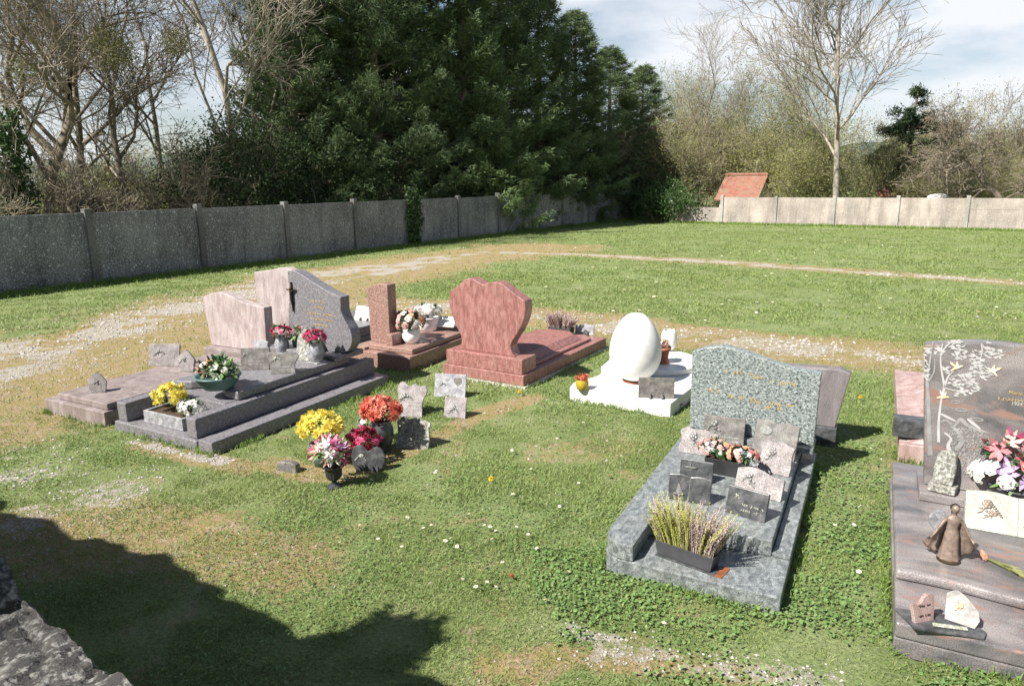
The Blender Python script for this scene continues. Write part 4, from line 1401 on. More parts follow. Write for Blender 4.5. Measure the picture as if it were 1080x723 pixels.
def stroke(mb, pts, w, y=YI):
    P = [np.array(q, float) for q in smooth_pts(pts, 5)]
    ws = np.interp(np.linspace(0, 1, len(P)), np.linspace(0, 1, len(w)), w) if isinstance(w, (list, tuple)) else [w] * len(P)
    vs = []
    for i, q in enumerate(P):
        t = P[min(i + 1, len(P) - 1)] - P[max(i - 1, 0)]; t /= np.linalg.norm(t) + 1e-9
        nn = np.array([-t[1], t[0]]) * ws[i] / 2
        for yy in (y - .0015, y + .001):
            vs.append((q[0] + nn[0], yy, q[1] + nn[1])); vs.append((q[0] - nn[0], yy, q[1] - nn[1]))
    fs = []
    for i in range(len(P) - 1):
        a, b = i * 4, i * 4 + 4
        fs += [(a, b, b + 1, a + 1), (a + 2, a, b, b + 2), (a + 1, a + 3, b + 3, b + 1)]
    mb.add(vs, fs)


def X_(px, py):
    """photo point on the headstone face -> (x, z) in the tomb's frame"""
    a = FOOT['I'][2]
    nrm = Vector((-math.sin(a), math.cos(a), 0))
    o0 = Vector((FOOT['I'][0], FOOT['I'][1], 0)) + nrm * YI
    d = _fw + CAMR * ((px - 540) / FPX) - CAMU * ((py - 361.5) / FPX)
    t = (o0 - Vector((0, 0, HC))).dot(nrm) / d.dot(nrm)
    q = Vector((0, 0, HC)) + d * t - Vector((FOOT['I'][0], FOOT['I'][1], 0))
    return (q.x * math.cos(a) + q.y * math.sin(a), q.z)


stroke(ed, [X_(981, 480), X_(980, 450), X_(979, 420), X_(978, 400), X_(980, 385), X_(984, 360)], [.028, .022, .018, .016, .010, .008])
stroke(ed, [X_(978, 400), X_(974.5, 390), X_(975, 375)], [.012, .010, .008])
stroke(ed, [X_(979, 402), X_(985, 392), X_(986, 378)], [.012, .008, .005])
stroke(en, [X_(990, 466), X_(990, 445), X_(993, 420), X_(996, 408), X_(994, 396), X_(992, 380), X_(994, 362)], [.016, .013, .010, .014, .010, .008, .005])
stroke(en, [X_(996, 408), X_(1000, 397), X_(1006, 391)], [.012, .009, .004])
stroke(en, [X_(994, 370), X_(1000, 363), X_(1008, 358)], [.006, .008, .005])
stroke(en, [X_(1003, 397), X_(1018, 394), X_(1030, 393)], [.005, .004, .003])
stroke(en, [X_(995, 408), X_(1004, 411), X_(1014, 412)], [.006, .005, .003])
stroke(en, [X_(1035, 362), X_(1036, 370), X_(1034, 378)], [.008, .006, .004]); stroke(en, [X_(1036, 364), X_(1041, 369), X_(1047, 374)], [.008, .005, .003])
rs_ = random.Random(4)


def sprig(cx0, cy0, rx, ry, n):
    for _ in range(n):
        q = rs_.uniform(0, 2 * PI); r0 = rs_.random() ** .5
        x0, z0 = X_(cx0 + rx * r0 * math.cos(q), cy0 + ry * r0 * math.sin(q))
        a = rs_.uniform(-.9, .5) + (PI if rs_.random() < .4 else 0)
        L = rs_.uniform(.010, .017)
        c, s = math.cos(a), math.sin(a)
        en.face_on([(x0 - c * L, z0 - s * L), (x0 + s * L * .35, z0 - c * L * .35), (x0 + c * L, z0 + s * L), (x0 - s * L * .35, z0 + c * L * .35)], YI - .0018 - rs_.uniform(0, .0008), YI + .001)


for q in ((978, 370, 4, 6, 12), (977, 390, 3, 10, 14), (990, 371, 5, 5, 14), (1008, 363, 9, 5, 26), (1012, 373, 8, 6, 24), (1030, 377, 8, 8, 30), (1048, 373, 10, 6, 30), (1032, 388, 8, 7, 26),
          (1040, 395, 6, 5, 14), (1021, 398, 10, 6, 34), (1005, 402, 5, 6, 14), (1026, 409, 7, 6, 22), (1014, 416, 7, 5, 14), (998, 389, 4, 5, 8), (1012, 406, 6, 5, 14), (1042, 364, 4, 5, 8)): sprig(*q)
for k in range(3):
    x0, z0 = X_([1008, 1014, 1030][k], [424, 432, 442][k])
    pts_ = [(x0 + [.02, .03, .035][k] * math.cos(t / 10 * 2 * PI), z0 + .008 * math.sin(t / 10 * 2 * PI)) for t in range(11)]
    stroke(ed, pts_, .006)
stroke(en, [X_(996, 456), X_(1003, 462), X_(1000, 470), X_(1004, 482)], [.008, .012, .02, .03])
stroke(ed, [X_(1003, 448), X_(1012, 457), X_(1014, 466), X_(1008, 474)], [.012, .02, .025, .03])
stroke(ed, [X_(991, 446), X_(998, 443), X_(1006, 449), X_(1013, 442), X_(1020, 448), X_(1032, 453), X_(1044, 457)], [.006, .012, .01, .02, .02, .016, .006])
stroke(en, [X_(992, 436), X_(1000, 440), X_(1008, 444)], [.008, .016, .006])
stroke(en, [X_(1020, 441), X_(1026, 446), X_(1034, 452)], [.006, .02, .006])
for _ in range(1000):
    t = rs_.random()
    px_, py_ = 1001 + 62 * rs_.random() * (.5 + .5 * t), 452 + 48 * t
    x0, z0 = X_(px_, py_)
    a = rs_.uniform(.6, 2.4); L = rs_.uniform(.006, .016)
    c, s = math.cos(a), math.sin(a)
    (en if rs_.random() < .5 else ed).face_on([(x0, z0), (x0 + s * .0014, z0 - c * .0014), (x0 + c * L, z0 + s * L), (x0 - s * .0014, z0 + c * .0014)], YI - .0018 - rs_.uniform(0, .0012), YI + .001)
en.build('engraved_tree', M['engrave'], I_); ed.build('engraved_landscape', M['engrave_dim'], I_)


def bird(px, py, s, flip, rot):
    mb = MB()
    x0, z0 = X_(px, py)
    shape = [(-1, .1), (-.6, .0), (-.2, -.25), (.3, -.35), (.9, -.65), (1.0, -.5), (.55, -.15), (.35, .05), (.8, .6), (.95, 1.05), (.5, .8), (.15, .35), (.0, .75), (-.15, 1.15), (-.3, .6), (-.3, .2), (-.7, .28)]
    pts = []
    for a, b in shape:
        a *= flip
        pts.append((x0 + s * (a * math.cos(rot) - b * math.sin(rot)), z0 + s * (a * math.sin(rot) + b * math.cos(rot))))
    if flip < 0: pts = pts[::-1]
    mb.face_on(pts, YI - .004, YI + .001)
    mb.build('bird_inlay', M['bird_cream'], I_)


bird(1009, 387, .034, -1, .2); bird(1047, 391, .034, 1, -.3); bird(995, 418, .032, -1, -.2)
tx = X_(1071, 416); tx2 = X_(1070, 427); tx3 = X_(1066, 421.5)
lm = MB(); scribble(lm, tx3[0] - .06, tx3[0] + .17, YI, tx3[1], .022, 3)
lm.build('lettering', M['gold'], I_)
link('lettering', text_mesh('Marie', .03, M['gold']), I_, (tx[0], YI - .0005, tx[1]), (PI / 2, 0, 0))
link('lettering', text_mesh('1924 - 2', .028, M['engrave']), I_, (tx2[0] + .03, YI - .0005, tx2[1]), (PI / 2, 0, 0))

# J: pink slab behind
J_ = tomb('J', 'salmon pink tomb slab with a ridge lying behind the engraved headstone')
MB().box(0, .95, 0, 2.4, -.02, .14).build('plinth', M['salmon'], J_, bevel=.008)
rg = MB(); rg.add([(0.05, .02, .142), (.9, .02, .142), (.9, 2.05, .142), (.05, 2.05, .142), (.36, .08, .24), (.36, 2.0, .24), (.55, .08, .24), (.55, 2.0, .24)],
                 [(0, 1, 6, 4), (1, 2, 7, 6), (2, 3, 5, 7), (3, 0, 4, 5), (4, 6, 7, 5), (0, 3, 2, 1)])
rg.build('slab', M['salmon'], J_, bevel=.006)
headstone(J_, .42, 0, 2.12, 2.25, .142, [(0, 0), (.7, 0), (.7, .36), (.3, .42), (0, .38)], M['salmon'])
p = W(957, 458, .2)
blk = empty('granite_block', (p.x + .02, p.y + .0, .17), R(-27), 'small dark granite block resting on the salmon slab beside the engraved headstone', 'block')
MB().box(-.12, .22, 0, .16, 0, .14).build('block', M['grey_dark'], blk, bevel=.006)

# ------------------------------------------------------------ plaques
UY = R(-29)
PL = {'rect': lambda w, h: [(-w / 2, 0), (w / 2, 0), (w / 2, h), (-w / 2, h)],
      'book': lambda w, h: [(-w / 2, .0), (0, -.0), (w / 2, .0)] + smooth_pts([(w / 2, h * .97), (w * .25, h * 1.03), (0, h * .96)], 3) + smooth_pts([(0, h * .96), (-w * .25, h * 1.03), (-w / 2, h * .97)], 3)[1:],
      'wave': lambda w, h: [(-w / 2, 0), (w / 2, 0)] + smooth_pts([(w * .5, h * .80), (w * .25, h * .84), (0, h * .97), (-w * .25, h), (-w * .5, h * .88)], 4),
      'rough': lambda w, h: [(-w * .46, 0), (w * .2, -.0), (w * .48, .0), (w * .5, h * .3), (w * .46, h * .6), (w * .5, h * .86), (w * .3, h * .92), (w * .1, h), (-w * .15, h * .93), (-w * .33, h * 1.02), (-w * .5, h * .85), (-w * .44, h * .5), (-w * .5, h * .2)],
      'point': lambda w, h: [(-w * .42, 0), (w * .42, 0), (w * .5, h * .55), (w * .15, h * .9), (-w * .05, h), (-w * .28, h * .85), (-w * .5, h * .6)],
      'heart': lambda w, h: smooth_pts([(0, 0), (w * .35, h * .3), (w * .5, h * .65), (w * .38, h * .95), (w * .15, h), (0, h * .84), (-w * .15, h), (-w * .38, h * .95), (-w * .5, h * .65), (-w * .35, h * .3), (-.001, 0)], 4)[:-1],
      'hearts': lambda w, h: smooth_pts([(w * .30, 0), (w * .45, h * .2), (w * .5, h * .55), (w * .42, h * .85), (w * .25, h * .95), (w * .08, h * .82), (0, h * .78), (-w * .08, h * .9), (-w * .25, h), (-w * .42, h * .92), (-w * .5, h * .6), (-w * .45, h * .2), (-w * .32, 0)], 3),
      'scallop': lambda w, h: smooth_pts([(w * .40, 0), (w * .38, h * .45), (w * .5, h * .75), (w * .42, h * .92), (w * .22, h * .9), (w * .1, h * .98), (-w * .05, h * .9), (-w * .18, h * .95), (-w * .33, h * 1.03), (-w * .48, h * .85), (-w * .4, h * .5), (-w * .36, 0)], 3)}


_rr = random.Random(77)


def relief_rose(mb, x, z, s, y):
    b0 = len(mb.v); mir = _rr.choice((-1, 1)); sq = _rr.uniform(.8, 1.35); npet = _rr.choice((3, 5, 6))
    for k in range(npet):
        a = k * 2 * PI / npet + sq
        mb.ball((x + .5 * s * math.cos(a), y, z + .5 * s * math.sin(a)), s * .42, 6, (1, .35, 1), .1)
    mb.ball((x, y - s * .1, z), s * .4, 6, (1, .5, 1), .1)
    mb.tube([(x + s * .3, y, z - s * .6), (x + s * .9, y, z - s * 1.5), (x + s * 1.6, y, z - s * 1.9)], s * .09, 5)
    mb.ball((x + s * 1.1, y, z - s * .9), s * .3, 5, (1.3, .25, .6), .1)
    mb.ball((x + s * .2, y, z - s * 1.2), s * .25, 5, (.7, .25, 1.2), .1)
    if npet != 5:
        for k in range(npet): mb.ball((x - s * (.9 + .25 * k), y, z - s * (.2 + .35 * k)), s * .26, 5, (1.2, .3, .7), .1)
    mb.v[b0:] = [(x + (p[0] - x) * mir * sq, p[1], z + (p[2] - z) / sq) for p in mb.v[b0:]]
    if mir < 0: mb.f = [tuple(reversed(q)) if min(q) >= b0 else q for q in mb.f]


def GL(x, y, z):
    ox, oy, a = FOOT['G'][:3]
    return Vector((ox + x * math.cos(a) - y * math.sin(a), oy + x * math.sin(a) + y * math.cos(a), z))


def plaque(px, py, z, w, h, shape, mat, label, yaw=0, lean=R(16), th=.022, deco=(), name='memorial_plaque', feet=False, loc=None, k0=1.0):
    p = loc or W(px, py, z)
    root = empty(name, (p.x, p.y, p.z + .002), UY + yaw, label, 'plaque', rx=-lean)
    root.scale = (k0,) * 3
    pts = PL[shape](w, h)
    MB().face_on(pts, 0, th).build('stone', mat, root, bevel=.003)
    for d in deco:
        mb = MB(); k = d[0]
        if k == 'rose':
            relief_rose(mb, d[1], d[2], d[3], -.003); mb.build('relief', M[d[4]] if len(d) > 4 else M['pewter'], root, smooth=True)
        elif k == 'lines':
            for i in range(d[5] if len(d) > 5 else 2): scribble(mb, d[1], d[2], 0, d[3] - i * d[4] * 1.8, d[4], int(px) + i)
            mb.build('lettering', M['engrave'] if len(d) < 7 else M[d[6]], root)
        elif k == 'bar':
            mb.box(d[1], d[2], -.008, .0, d[3], d[3] + d[4]); mb.build('relief', M['gold'], root)
        elif k == 'boat':
            x0, z0, s = d[1:4]
            mb.face_on([(x0 - s, z0), (x0 - s * .6, z0 - s * .25), (x0 + s * .6, z0 - s * .25), (x0 + s, z0)], -.006, 0)
            if len(d) > 4: mb.face_on([(x0 - s * .5, z0 + s * .08), (x0 + s * .7, z0 + s * .08), (x0 - s * .1, z0 + s * 1.8)], -.006, 0)
            else: mb.face_on([(x0 - s * .05, z0), (x0 + s * .05, z0), (x0 + s * .05, z0 + s * .5), (x0 - s * .05, z0 + s * .5)], -.006, 0)
            mb.build('boat_relief', M['pewter'] if len(d) < 6 else M[d[5]], root)
        elif k == 'heart':
            mb.face_on([(d[1] + a, d[2] + b) for a, b in PL['heart'](d[3], d[3])], -.003, 0); mb.build('heart_relief', M['grey_mid'], root)
        elif k == 'oval':
            mb.face_on([(d[1] + d[3] * math.cos(t * PI / 10), d[2] + d[3] * .7 * math.sin(t * PI / 10)) for t in range(20)], -.005, 0)
            mb.build('medallion', M['pewter'], root)
        elif k == 'groove':
            mb.box(d[1], d[1] + .003, -.0015, 0, d[2], d[3]); mb.build('fold', M['pewter'], root)
    if feet:
        for s in (-1, 1):
            MB().tube([(s * w * .17, -.03, .0), (s * w * .17, -.012, .035), (s * w * .17, .0, .0)], .011, 6).build('foot', M['pewter'], root, smooth=True)
    else:
        MB().box(-.012, .012, th, th + .05, 0, h * .35).build('prop', M['grey_mid'], root)
    return root


# on tomb A
plaque(103, 414, .20, .16, .19, 'point', M['stone_pink'], 'small pointed rough plaque standing alone at the front of the pale pink slab', yaw=R(38), lean=R(12), deco=[('rose', 0, .1, .02)], k0=1.05)
plaque(173, 386, .20, .29, .205, 'rect', M['stone_pink'], 'square pinkish plaque with a small rose relief on the pale pink slab', yaw=R(26), lean=R(14), deco=[('rose', -.05, .135, .028), ('lines', -.02, .1, .05, .014)], k0=1.2)
plaque(196, 392, .20, .17, .19, 'point', M['stone_pink'], 'pointed stone plaque touching the square one on the pale pink slab', yaw=R(14), lean=R(10), deco=[('rose', -.02, .11, .02)], k0=1.25)
# on tomb B
plaque(269, 390, .345, .22, .17, 'rect', M['grey_mid'], 'dark grey rectangular plaque beside the orange flower bowl', yaw=R(30), lean=R(15), deco=[('lines', -.05, .07, .065, .012), ('rose', -.08, .12, .012)], k0=1.3)
plaque(298, 394, .345, .24, .17, 'scallop', M['grey_mid'], 'olive grey scalloped plaque in front of the pink flower vases', yaw=R(36), lean=R(24), deco=[('rose', -.05, .12, .02, 'cream_stone'), ('lines', -.02, .08, .05, .012)], k0=1.3)
plaque(319, 380, .345, .17, .31, 'point', M['lichen'], 'tall pointed pale plaque between the two vases of pink flowers', yaw=R(10), lean=R(20), k0=1.15)
plaque(275, 371, .345, .15, .12, 'rough', M['grey_light'], 'little pale cracked stone plaque behind the scalloped plaque', yaw=R(20), lean=R(14), k0=1.1)
# behind, on C
plaque(384, 338, .30, .34, .20, 'book', M['white_stone'], 'white open book plaque glimpsed beside the curved mauve headstone', yaw=R(4), lean=R(24), feet=True)
plaque(466, 344, .30, .34, .16, 'rect', M['white_stone'], 'white flat plaque glimpsed beside the shield shaped headstone', yaw=R(4), lean=R(45))
# on E
plaque(616, 353, .15, .22, .115, 'rect', M['grey_light'], 'small grey plaque on two feet at the foot end of the red tomb', yaw=R(8), lean=R(12), feet=True, deco=[('lines', -.05, .07, .07, .012)], k0=1.15)
# on F
plaque(692, 420, .13, .30, .175, 'rect', M['cream_stone'] if False else M['grey_mid'], 'weathered blank grey plaque on two feet at the corner of the white tomb', yaw=R(20), lean=R(8), feet=True, k0=1.12)
# on G: eight of them
plaque(765, 463, .20, .235, .165, 'rect', M['grey_mid'], 'brown grey plaque with a rose relief leaning at the foot of the green headstone', yaw=R(6), lean=R(16), deco=[('rose', -.055, .11, .03), ('lines', -.02, .09, .045, .012)], k0=1.28, loc=GL(0.33, 1.765, .20))
plaque(811, 482, .20, .24, .20, 'book', M['cream_stone'] if False else M['grey_mid'], 'open book plaque with a round medallion at the right under the green headstone', yaw=R(-9), lean=R(20), deco=[('oval', -.06, .145, .035), ('groove', -.001, .01, .19)], k0=1.28, loc=GL(0.7, 1.66, .20))
plaque(741, 478, .20, .22, .15, 'rough', M['stone_pink'], 'rough edged pinkish plaque with a relief left of the small roses', yaw=R(2), lean=R(24), deco=[('rose', -.03, .10, .028)], k0=1.28, loc=GL(0.2, 1.48, .20))
plaque(811, 498, .20, .20, .20, 'rough', M['stone_pink'], 'rough pinkish stone plaque with flower relief right of the small roses', yaw=R(-10), lean=R(24), deco=[('rose', -.02, .13, .026)], k0=1.15, loc=GL(0.74, 1.36, .20))
plaque(796, 527, .20, .235, .135, 'wave', M['stone_pink'], 'light grey speckled plaque with a bouquet relief behind the lettered black one', yaw=R(-8), lean=R(26), deco=[('rose', -.05, .085, .024)], k0=1.28, loc=GL(0.7, 0.95, .20))
plaque(735, 508, .20, .17, .11, 'rect', M['grey_dark'], 'small black plaque with a boat relief above the black book plaque', yaw=R(3), lean=R(14), deco=[('boat', -.03, .075, .035)], k0=1.28, loc=GL(0.3, 1.0, .20))
plaque(728, 534, .20, .205, .125, 'book', M['grey_dark'], 'black open book plaque with a sailing boat behind the heather', yaw=R(3), lean=R(14), deco=[('boat', -.05, .035, .03, 1), ('groove', -.001, .005, .12)], k0=1.28, loc=GL(0.33, 0.68, .20))
plaque(788, 548, .20, .19, .13, 'rect', M['grey_dark'], 'black plaque with pale lettering and a small relief at the right of the heather', yaw=R(-10), lean=R(18), deco=[('rose', -.05, .09, .011, 'cream_stone'), ('lines', -.02, .08, .055, .014, 2, 'cream_stone')], k0=1.28, loc=GL(0.68, 0.62, .20))
# free standing on the grass
plaque(388, 497, 0, .26, .20, 'hearts', M['grey_dark'], 'dark double heart plaque standing on the grass in front of the red flowers', yaw=R(24), lean=R(10), deco=[('rose', -.05, .12, .02, 'cream_stone')])
plaque(434, 473, 0, .30, .26, 'rough', M['lichen'], 'rough pale stone plaque on the grass right of the dark flower vase', yaw=R(16), lean=R(20), deco=[('rose', -.03, .14, .03)])
plaque(432, 440, 0, .30, .33, 'scallop', M['stone_pink'], 'pale scalloped plaque with engraved roses behind the rough stone one', yaw=R(20), lean=R(24), deco=[('rose', -.06, .2, .04), ('lines', -.02, .1, .12, .02)])
plaque(474, 419, 0, .33, .24, 'rect', M['grey_light'], 'light grey rectangular plaque with a small heart on the grass', yaw=R(18), lean=R(18), deco=[('heart', .08, .12, .085), ('rose', -.08, .14, .02), ('lines', -.02, .1, .06, .013, 1)])
plaque(479, 441, 0, .21, .20, 'rect', M['stone_pink'], 'small pinkish plaque leaning on the grass before the light grey one', yaw=R(18), lean=R(26), deco=[('rose', -.02, .1, .03)])
p = W(302, 498, 0)
tag(MB().face_on([(-.09, -.01), (.09, -.01), (.085, .07), (.04, .085), (-.06, .08), (-.09, .06)], 0, .06).build('small_stone', M['grey_mid'], None, bevel=.01, loc=(p.x, p.y, 0), rot=(-.1, 0, R(-20))), 'small grey stone block alone on the bare ground left of the urn', 'stone')

# on I: book, rock, two-stone stand
bk = plaque(0, 0, 0, .42, .19, 'book', M['cream_stone'], 'pale open stone book with rose relief and bars leaning under the lily bouquet', yaw=R(2), lean=R(36), th=.045,
            deco=[('rose', -.12, .13, .026, 'bronze_pale'), ('rose', -.10, .09, .02, 'bronze_pale'), ('bar', .03, .20, .085, .006), ('bar', .02, .20, .05, .006), ('groove', -.001, .005, .18)], name='stone_book', loc=W(1073, 566, .21), k0=1.2)
p = W(993, 519, .265)
rk = empty('rough_plaque', (p.x, p.y, .317), UY + R(-12), 'narrow rough dark stone plaque standing against the engraved headstone', 'plaque', rx=R(-6))
MB().face_on([(-.06, 0), (.05, 0), (.058, .10), (.05, .2), (.0, .215), (-.045, .2), (-.062, .12)], 0, .05).build('stone', M['lichen'], rk, bevel=.01)
MB().box(-.075, .075, -.03, .08, -.05, -.001).build('base', M['lichen'], rk, bevel=.008)
p = W(996, 664, .157)
st = empty('double_plaque', (p.x, p.y, .159), UY + R(10), 'black base holding a pink wave plaque and a grey plaque on the engraved tomb', 'plaque')
MB().plan([(-.19, .10), (-.13, -.045), (.15, -.03), (.17, .02), (.10, .12)], 0, .012).build('base', M['grey_dark'], st, bevel=.002)
a1 = link('pink_stone', MB().face_on([(-.055, 0), (.045, 0)] + smooth_pts([(.06, .115), (.02, .12), (-.02, .085), (-.06, .09)], 4), 0, .02).mesh('s', M['salmon']), st, (-.075, .02, .013), (R(-14), 0, R(32)))
lm = MB(); scribble(lm, -.03, .035, -.001, .075, .013, 5); scribble(lm, -.035, .03, -.001, .03, .01, 6)
lm.build('lettering', M['bronze'], a1)
a2 = link('grey_stone', MB().face_on([(-.06, 0), (.06, 0), (.072, .04)] + smooth_pts([(.06, .08), (.0, .13), (-.04, .145), (-.075, .12)], 4), 0, .014).mesh('s', M['grey_mid']), st, (.07, .05, .013), (R(-40), 0, R(-22)))
mbr = MB(); relief_rose(mbr, -.01, .08, .013, -.003); mbr.build('relief', M['gold'], a2, smooth=True)
MB().tube([(-.05, -.012, .02), (.09, -.002, .02)], .005, 6).build('candle', M['cream_stone'], st)
MB().tube([(-.05, .002, .02), (.09, .012, .02)], .005, 6).build('candle', M['cream_stone'], st)


# ------------------------------------------------------------ flowers
def petal(mb, c, d, up, L, Wd, curl=.3, tipw=.3):
    d = d.normalized(); s = d.cross(up)
    if s.length < .01: s = d.cross(Vector((1, 0, 0)))
    s.normalize(); n = s.cross(d)
    p0 = c; p1 = c + d * L * .5 + n * curl * L * .25; p2 = c + d * L + n * curl * L * -.1
    mb.add([p0 - s * Wd * .12, p0 + s * Wd * .12, p1 + s * Wd * .5, p2 + s * Wd * tipw * .5, p2 - s * Wd * tipw * .5, p1 - s * Wd * .5], [(0, 1, 2, 5), (5, 2, 3, 4)])


def flower_mesh(kind, s, mat, seed=0):
    rs = random.Random(seed)
    mb = MB()
    Zv = Vector((0, 0, 1))
    if kind == 'mum':
        for i in range(64):
            t = i / 64; el = R(86) - t * R(105); a = i * 2.4
            d = Vector((math.cos(a) * math.cos(el), math.sin(a) * math.cos(el), math.sin(el)))
            petal(mb, d * s * .25, d + Vector((rs.gauss(0, .14), rs.gauss(0, .14), rs.gauss(0, .14))), Zv, s * rs.uniform(.65, .95), s * .26, .5, .5)
    elif kind == 'rose':
        for i in range(20):
            t = i / 20; el = R(80) - t * R(72); a = i * 2.4
            d = Vector((math.cos(a) * math.cos(el), math.sin(a) * math.cos(el), math.sin(el)))
            petal(mb, Vector((0, 0, 0)), d, Zv, s * (.55 + .4 * t), s * (.5 + .45 * t), 1.0, .75)
        mb.ball((0, 0, s * .3), s * .32, 6)
    elif kind == 'lily':
        for i in range(6):
            a = i * PI / 3 + rs.uniform(-.15, .15)
            d = Vector((math.cos(a), math.sin(a), rs.uniform(.35, .7)))
            petal(mb, Vector((0, 0, 0)), d, Zv, s * 1.25, s * .5, -.7, .12)
    elif kind == 'daisy':
        for i in range(14):
            a = i * 2 * PI / 14
            petal(mb, Vector((0, 0, 0)), Vector((math.cos(a), math.sin(a), rs.uniform(.0, .35))), Zv, s, s * .38, .2, .6)
    return mb.mesh(kind, mat)


_fm = {}


def fm(kind, s, mat):
    k = (kind, round(s, 3), mat)
    if k not in _fm: _fm[k] = flower_mesh(kind, s, M[mat], len(_fm))
    return _fm[k]


def bouquet(root, c, rad, kinds, n, leafmat='leaf', leaves=60, rz=.75, seed=0, leaf_s=.05, bottom=-.35):
    """flower heads on a dome of radii rad above c, leaves between"""
    rs = random.Random(seed)
    for i in range(n):
        kind, s, mt = kinds[i % len(kinds)] if len(kinds) > 1 else kinds[0]
        t = (i + .5) / n
        el = math.asin(max(-1, min(1, 1 - t * (1 - bottom)))); a = i * 2.4 + rs.uniform(-.3, .3)
        d = Vector((math.cos(a) * math.cos(el), math.sin(a) * math.cos(el), math.sin(el)))
        p = Vector((c[0] + d.x * rad[0], c[1] + d.y * rad[1], c[2] + d.z * rad[2])) * 1.0
        q = d.to_track_quat('Z', 'Y')
        link('flower', fm(kind, s, mt), root, p, q.to_euler(), rs.uniform(.85, 1.2))
    mb = MB()
    for i in range(leaves):
        a = rs.uniform(0, 2 * PI); el = rs.uniform(-.6, 1.2)
        d = Vector((math.cos(a) * math.cos(el), math.sin(a) * math.cos(el), math.sin(el)))
        p = Vector((c[0] + d.x * rad[0] * .72, c[1] + d.y * rad[1] * .72, c[2] + d.z * rad[2] * .72))
        petal(mb, p, d + Vector((rs.gauss(0, .4), rs.gauss(0, .4), rs.gauss(0, .3))), Vector((0, 0, 1)), leaf_s * rs.uniform(.8, 1.5), leaf_s * .55, .3, .15)
    for i in range(max(6, n // 2)):
        a = rs.uniform(0, 2 * PI); r_ = rs.uniform(0, .8)
        mb.tube([(c[0] * .2, c[1] * .2, max(0.02, c[2] - rad[2] * 1.3)), (c[0] + math.cos(a) * rad[0] * r_, c[1] + math.sin(a) * rad[1] * r_, c[2])], .0025, 4)
    mb.build('leaves', M[leafmat], root)


def pot(root, prof, mat, soil=None, n=28, name='pot', wob=0):
    MB().lathe(prof, n, wob=wob).build(name, M[mat], root, smooth=not wob)
    if soil: MB().lathe([(soil[0], soil[1]), (soil[0] * .9, soil[1] + .004)], 20).build('soil', M['soil'], root)


def rim(r0, h, r1, t=.006):
    return [(r0 * .9, 0), (r0, .003), (r0 + (r1 - r0) * .55, h * .55), (r1, h - .012), (r1 + t, h - .01), (r1 + t, h), (r1 - t * .5, h), (r1 - t, h - .015)]


def thing(name, px, py, z, label, cat, group=None, dx=0, dy=0):
    p = W(px, py, z)
    return empty(name, (p.x + dx, p.y + dy, z + .001), UY, label, cat, group)


# yellow and white mums in B's trough
t = thing('potted_flowers', 181, 431, .182, 'yellow chrysanthemums in the left half of the grey stone trough', 'flowers')
t.scale = (1.2,) * 3
bouquet(t, (0, 0, .10), (.115, .09, .07), [('mum', .038, 'yellow')], 16, 'leaf_pale', 40, seed=1)
t = thing('potted_flowers', 203, 438, .182, 'small white flowers in the right half of the grey stone trough', 'flowers')
t.scale = (1.15,) * 3
bouquet(t, (0, 0, .06), (.12, .08, .055), [('daisy', .026, 'white_petal')], 26, 'leaf', 60, seed=2, leaf_s=.04)
# green bowl
t = thing('flower_bowl', 231, 409, .345, 'grey green plastic bowl of peach and white flowers on the mauve slab', 'flower bowl')
t.scale = (1.35,) * 3
pot(t, [(.08, 0), (.095, .004), (.125, .04), (.145, .082), (.152, .085), (.152, .094), (.14, .094), (.135, .08)], 'green_plastic', (.135, .075))
bouquet(t, (-.075, 0, .125), (.065, .08, .05), [('rose', .034, 'peach'), ('lily', .032, 'pale_pink'), ('rose', .03, 'white_petal')], 13, 'leaf', 40, seed=3)
bouquet(t, (.075, 0, .125), (.06, .08, .055), [('lily', .03, 'white_petal'), ('rose', .028, 'white_petal')], 12, 'leaf_pale', 60, seed=4)
bouquet(t, (0, .02, .14), (.04, .06, .05), [('rose', .02, 'peach')], 1, 'leaf', 90, seed=5)


def stone_vase(t, s=1.0, mat='grey_light'):
    MB().box(-.06 * s, .06 * s, -.06 * s, .06 * s, 0, .012).build('foot', M[mat], t, bevel=.003)
    pot(t, [(.045 * s, .012), (.05 * s, .02 * s), (.068 * s, .06 * s), (.070 * s, .09 * s), (.055 * s, .14 * s), (.05 * s, .16 * s), (.06 * s, .185 * s), (.066 * s, .19 * s), (.055 * s, .19 * s), (.045 * s, .175 * s)], mat, name='vase')


t = thing('flower_vase', 334, 382, .345, 'grey granite vase of crimson pink flowers before the mauve headstone, right one', 'flower vase')
t.scale = (1.12,) * 3
stone_vase(t, 1.12)
bouquet(t, (.0, 0, .24), (.10, .08, .055), [('rose', .034, 'hot_pink'), ('lily', .034, 'pink'), ('rose', .03, 'hot_pink'), ('mum', .028, 'pink')], 18, 'leaf', 60, seed=6)
t = thing('flower_vase', 298, 372, .345, 'grey granite vase of red and cream flowers before the mauve headstone, left one', 'flower vase')
t.scale = (1.08,) * 3
stone_vase(t, 1.05)
bouquet(t, (.0, 0, .22), (.105, .08, .05), [('rose', .034, 'hot_pink'), ('lily', .03, 'pale_pink'), ('rose', .028, 'pink'), ('rose', .03, 'hot_pink')], 17, 'leaf', 60, seed=7)
t = thing('foliage_spray', 316, 374, .345, 'pale artificial leaf spray with pink blooms between the two granite vases', 'flowers')
bouquet(t, (.0, 0, .23), (.085, .06, .075), [('lily', .03, 'pink'), ('rose', .026, 'pale_pink')], 7, 'leaf_pale', 50, seed=8)
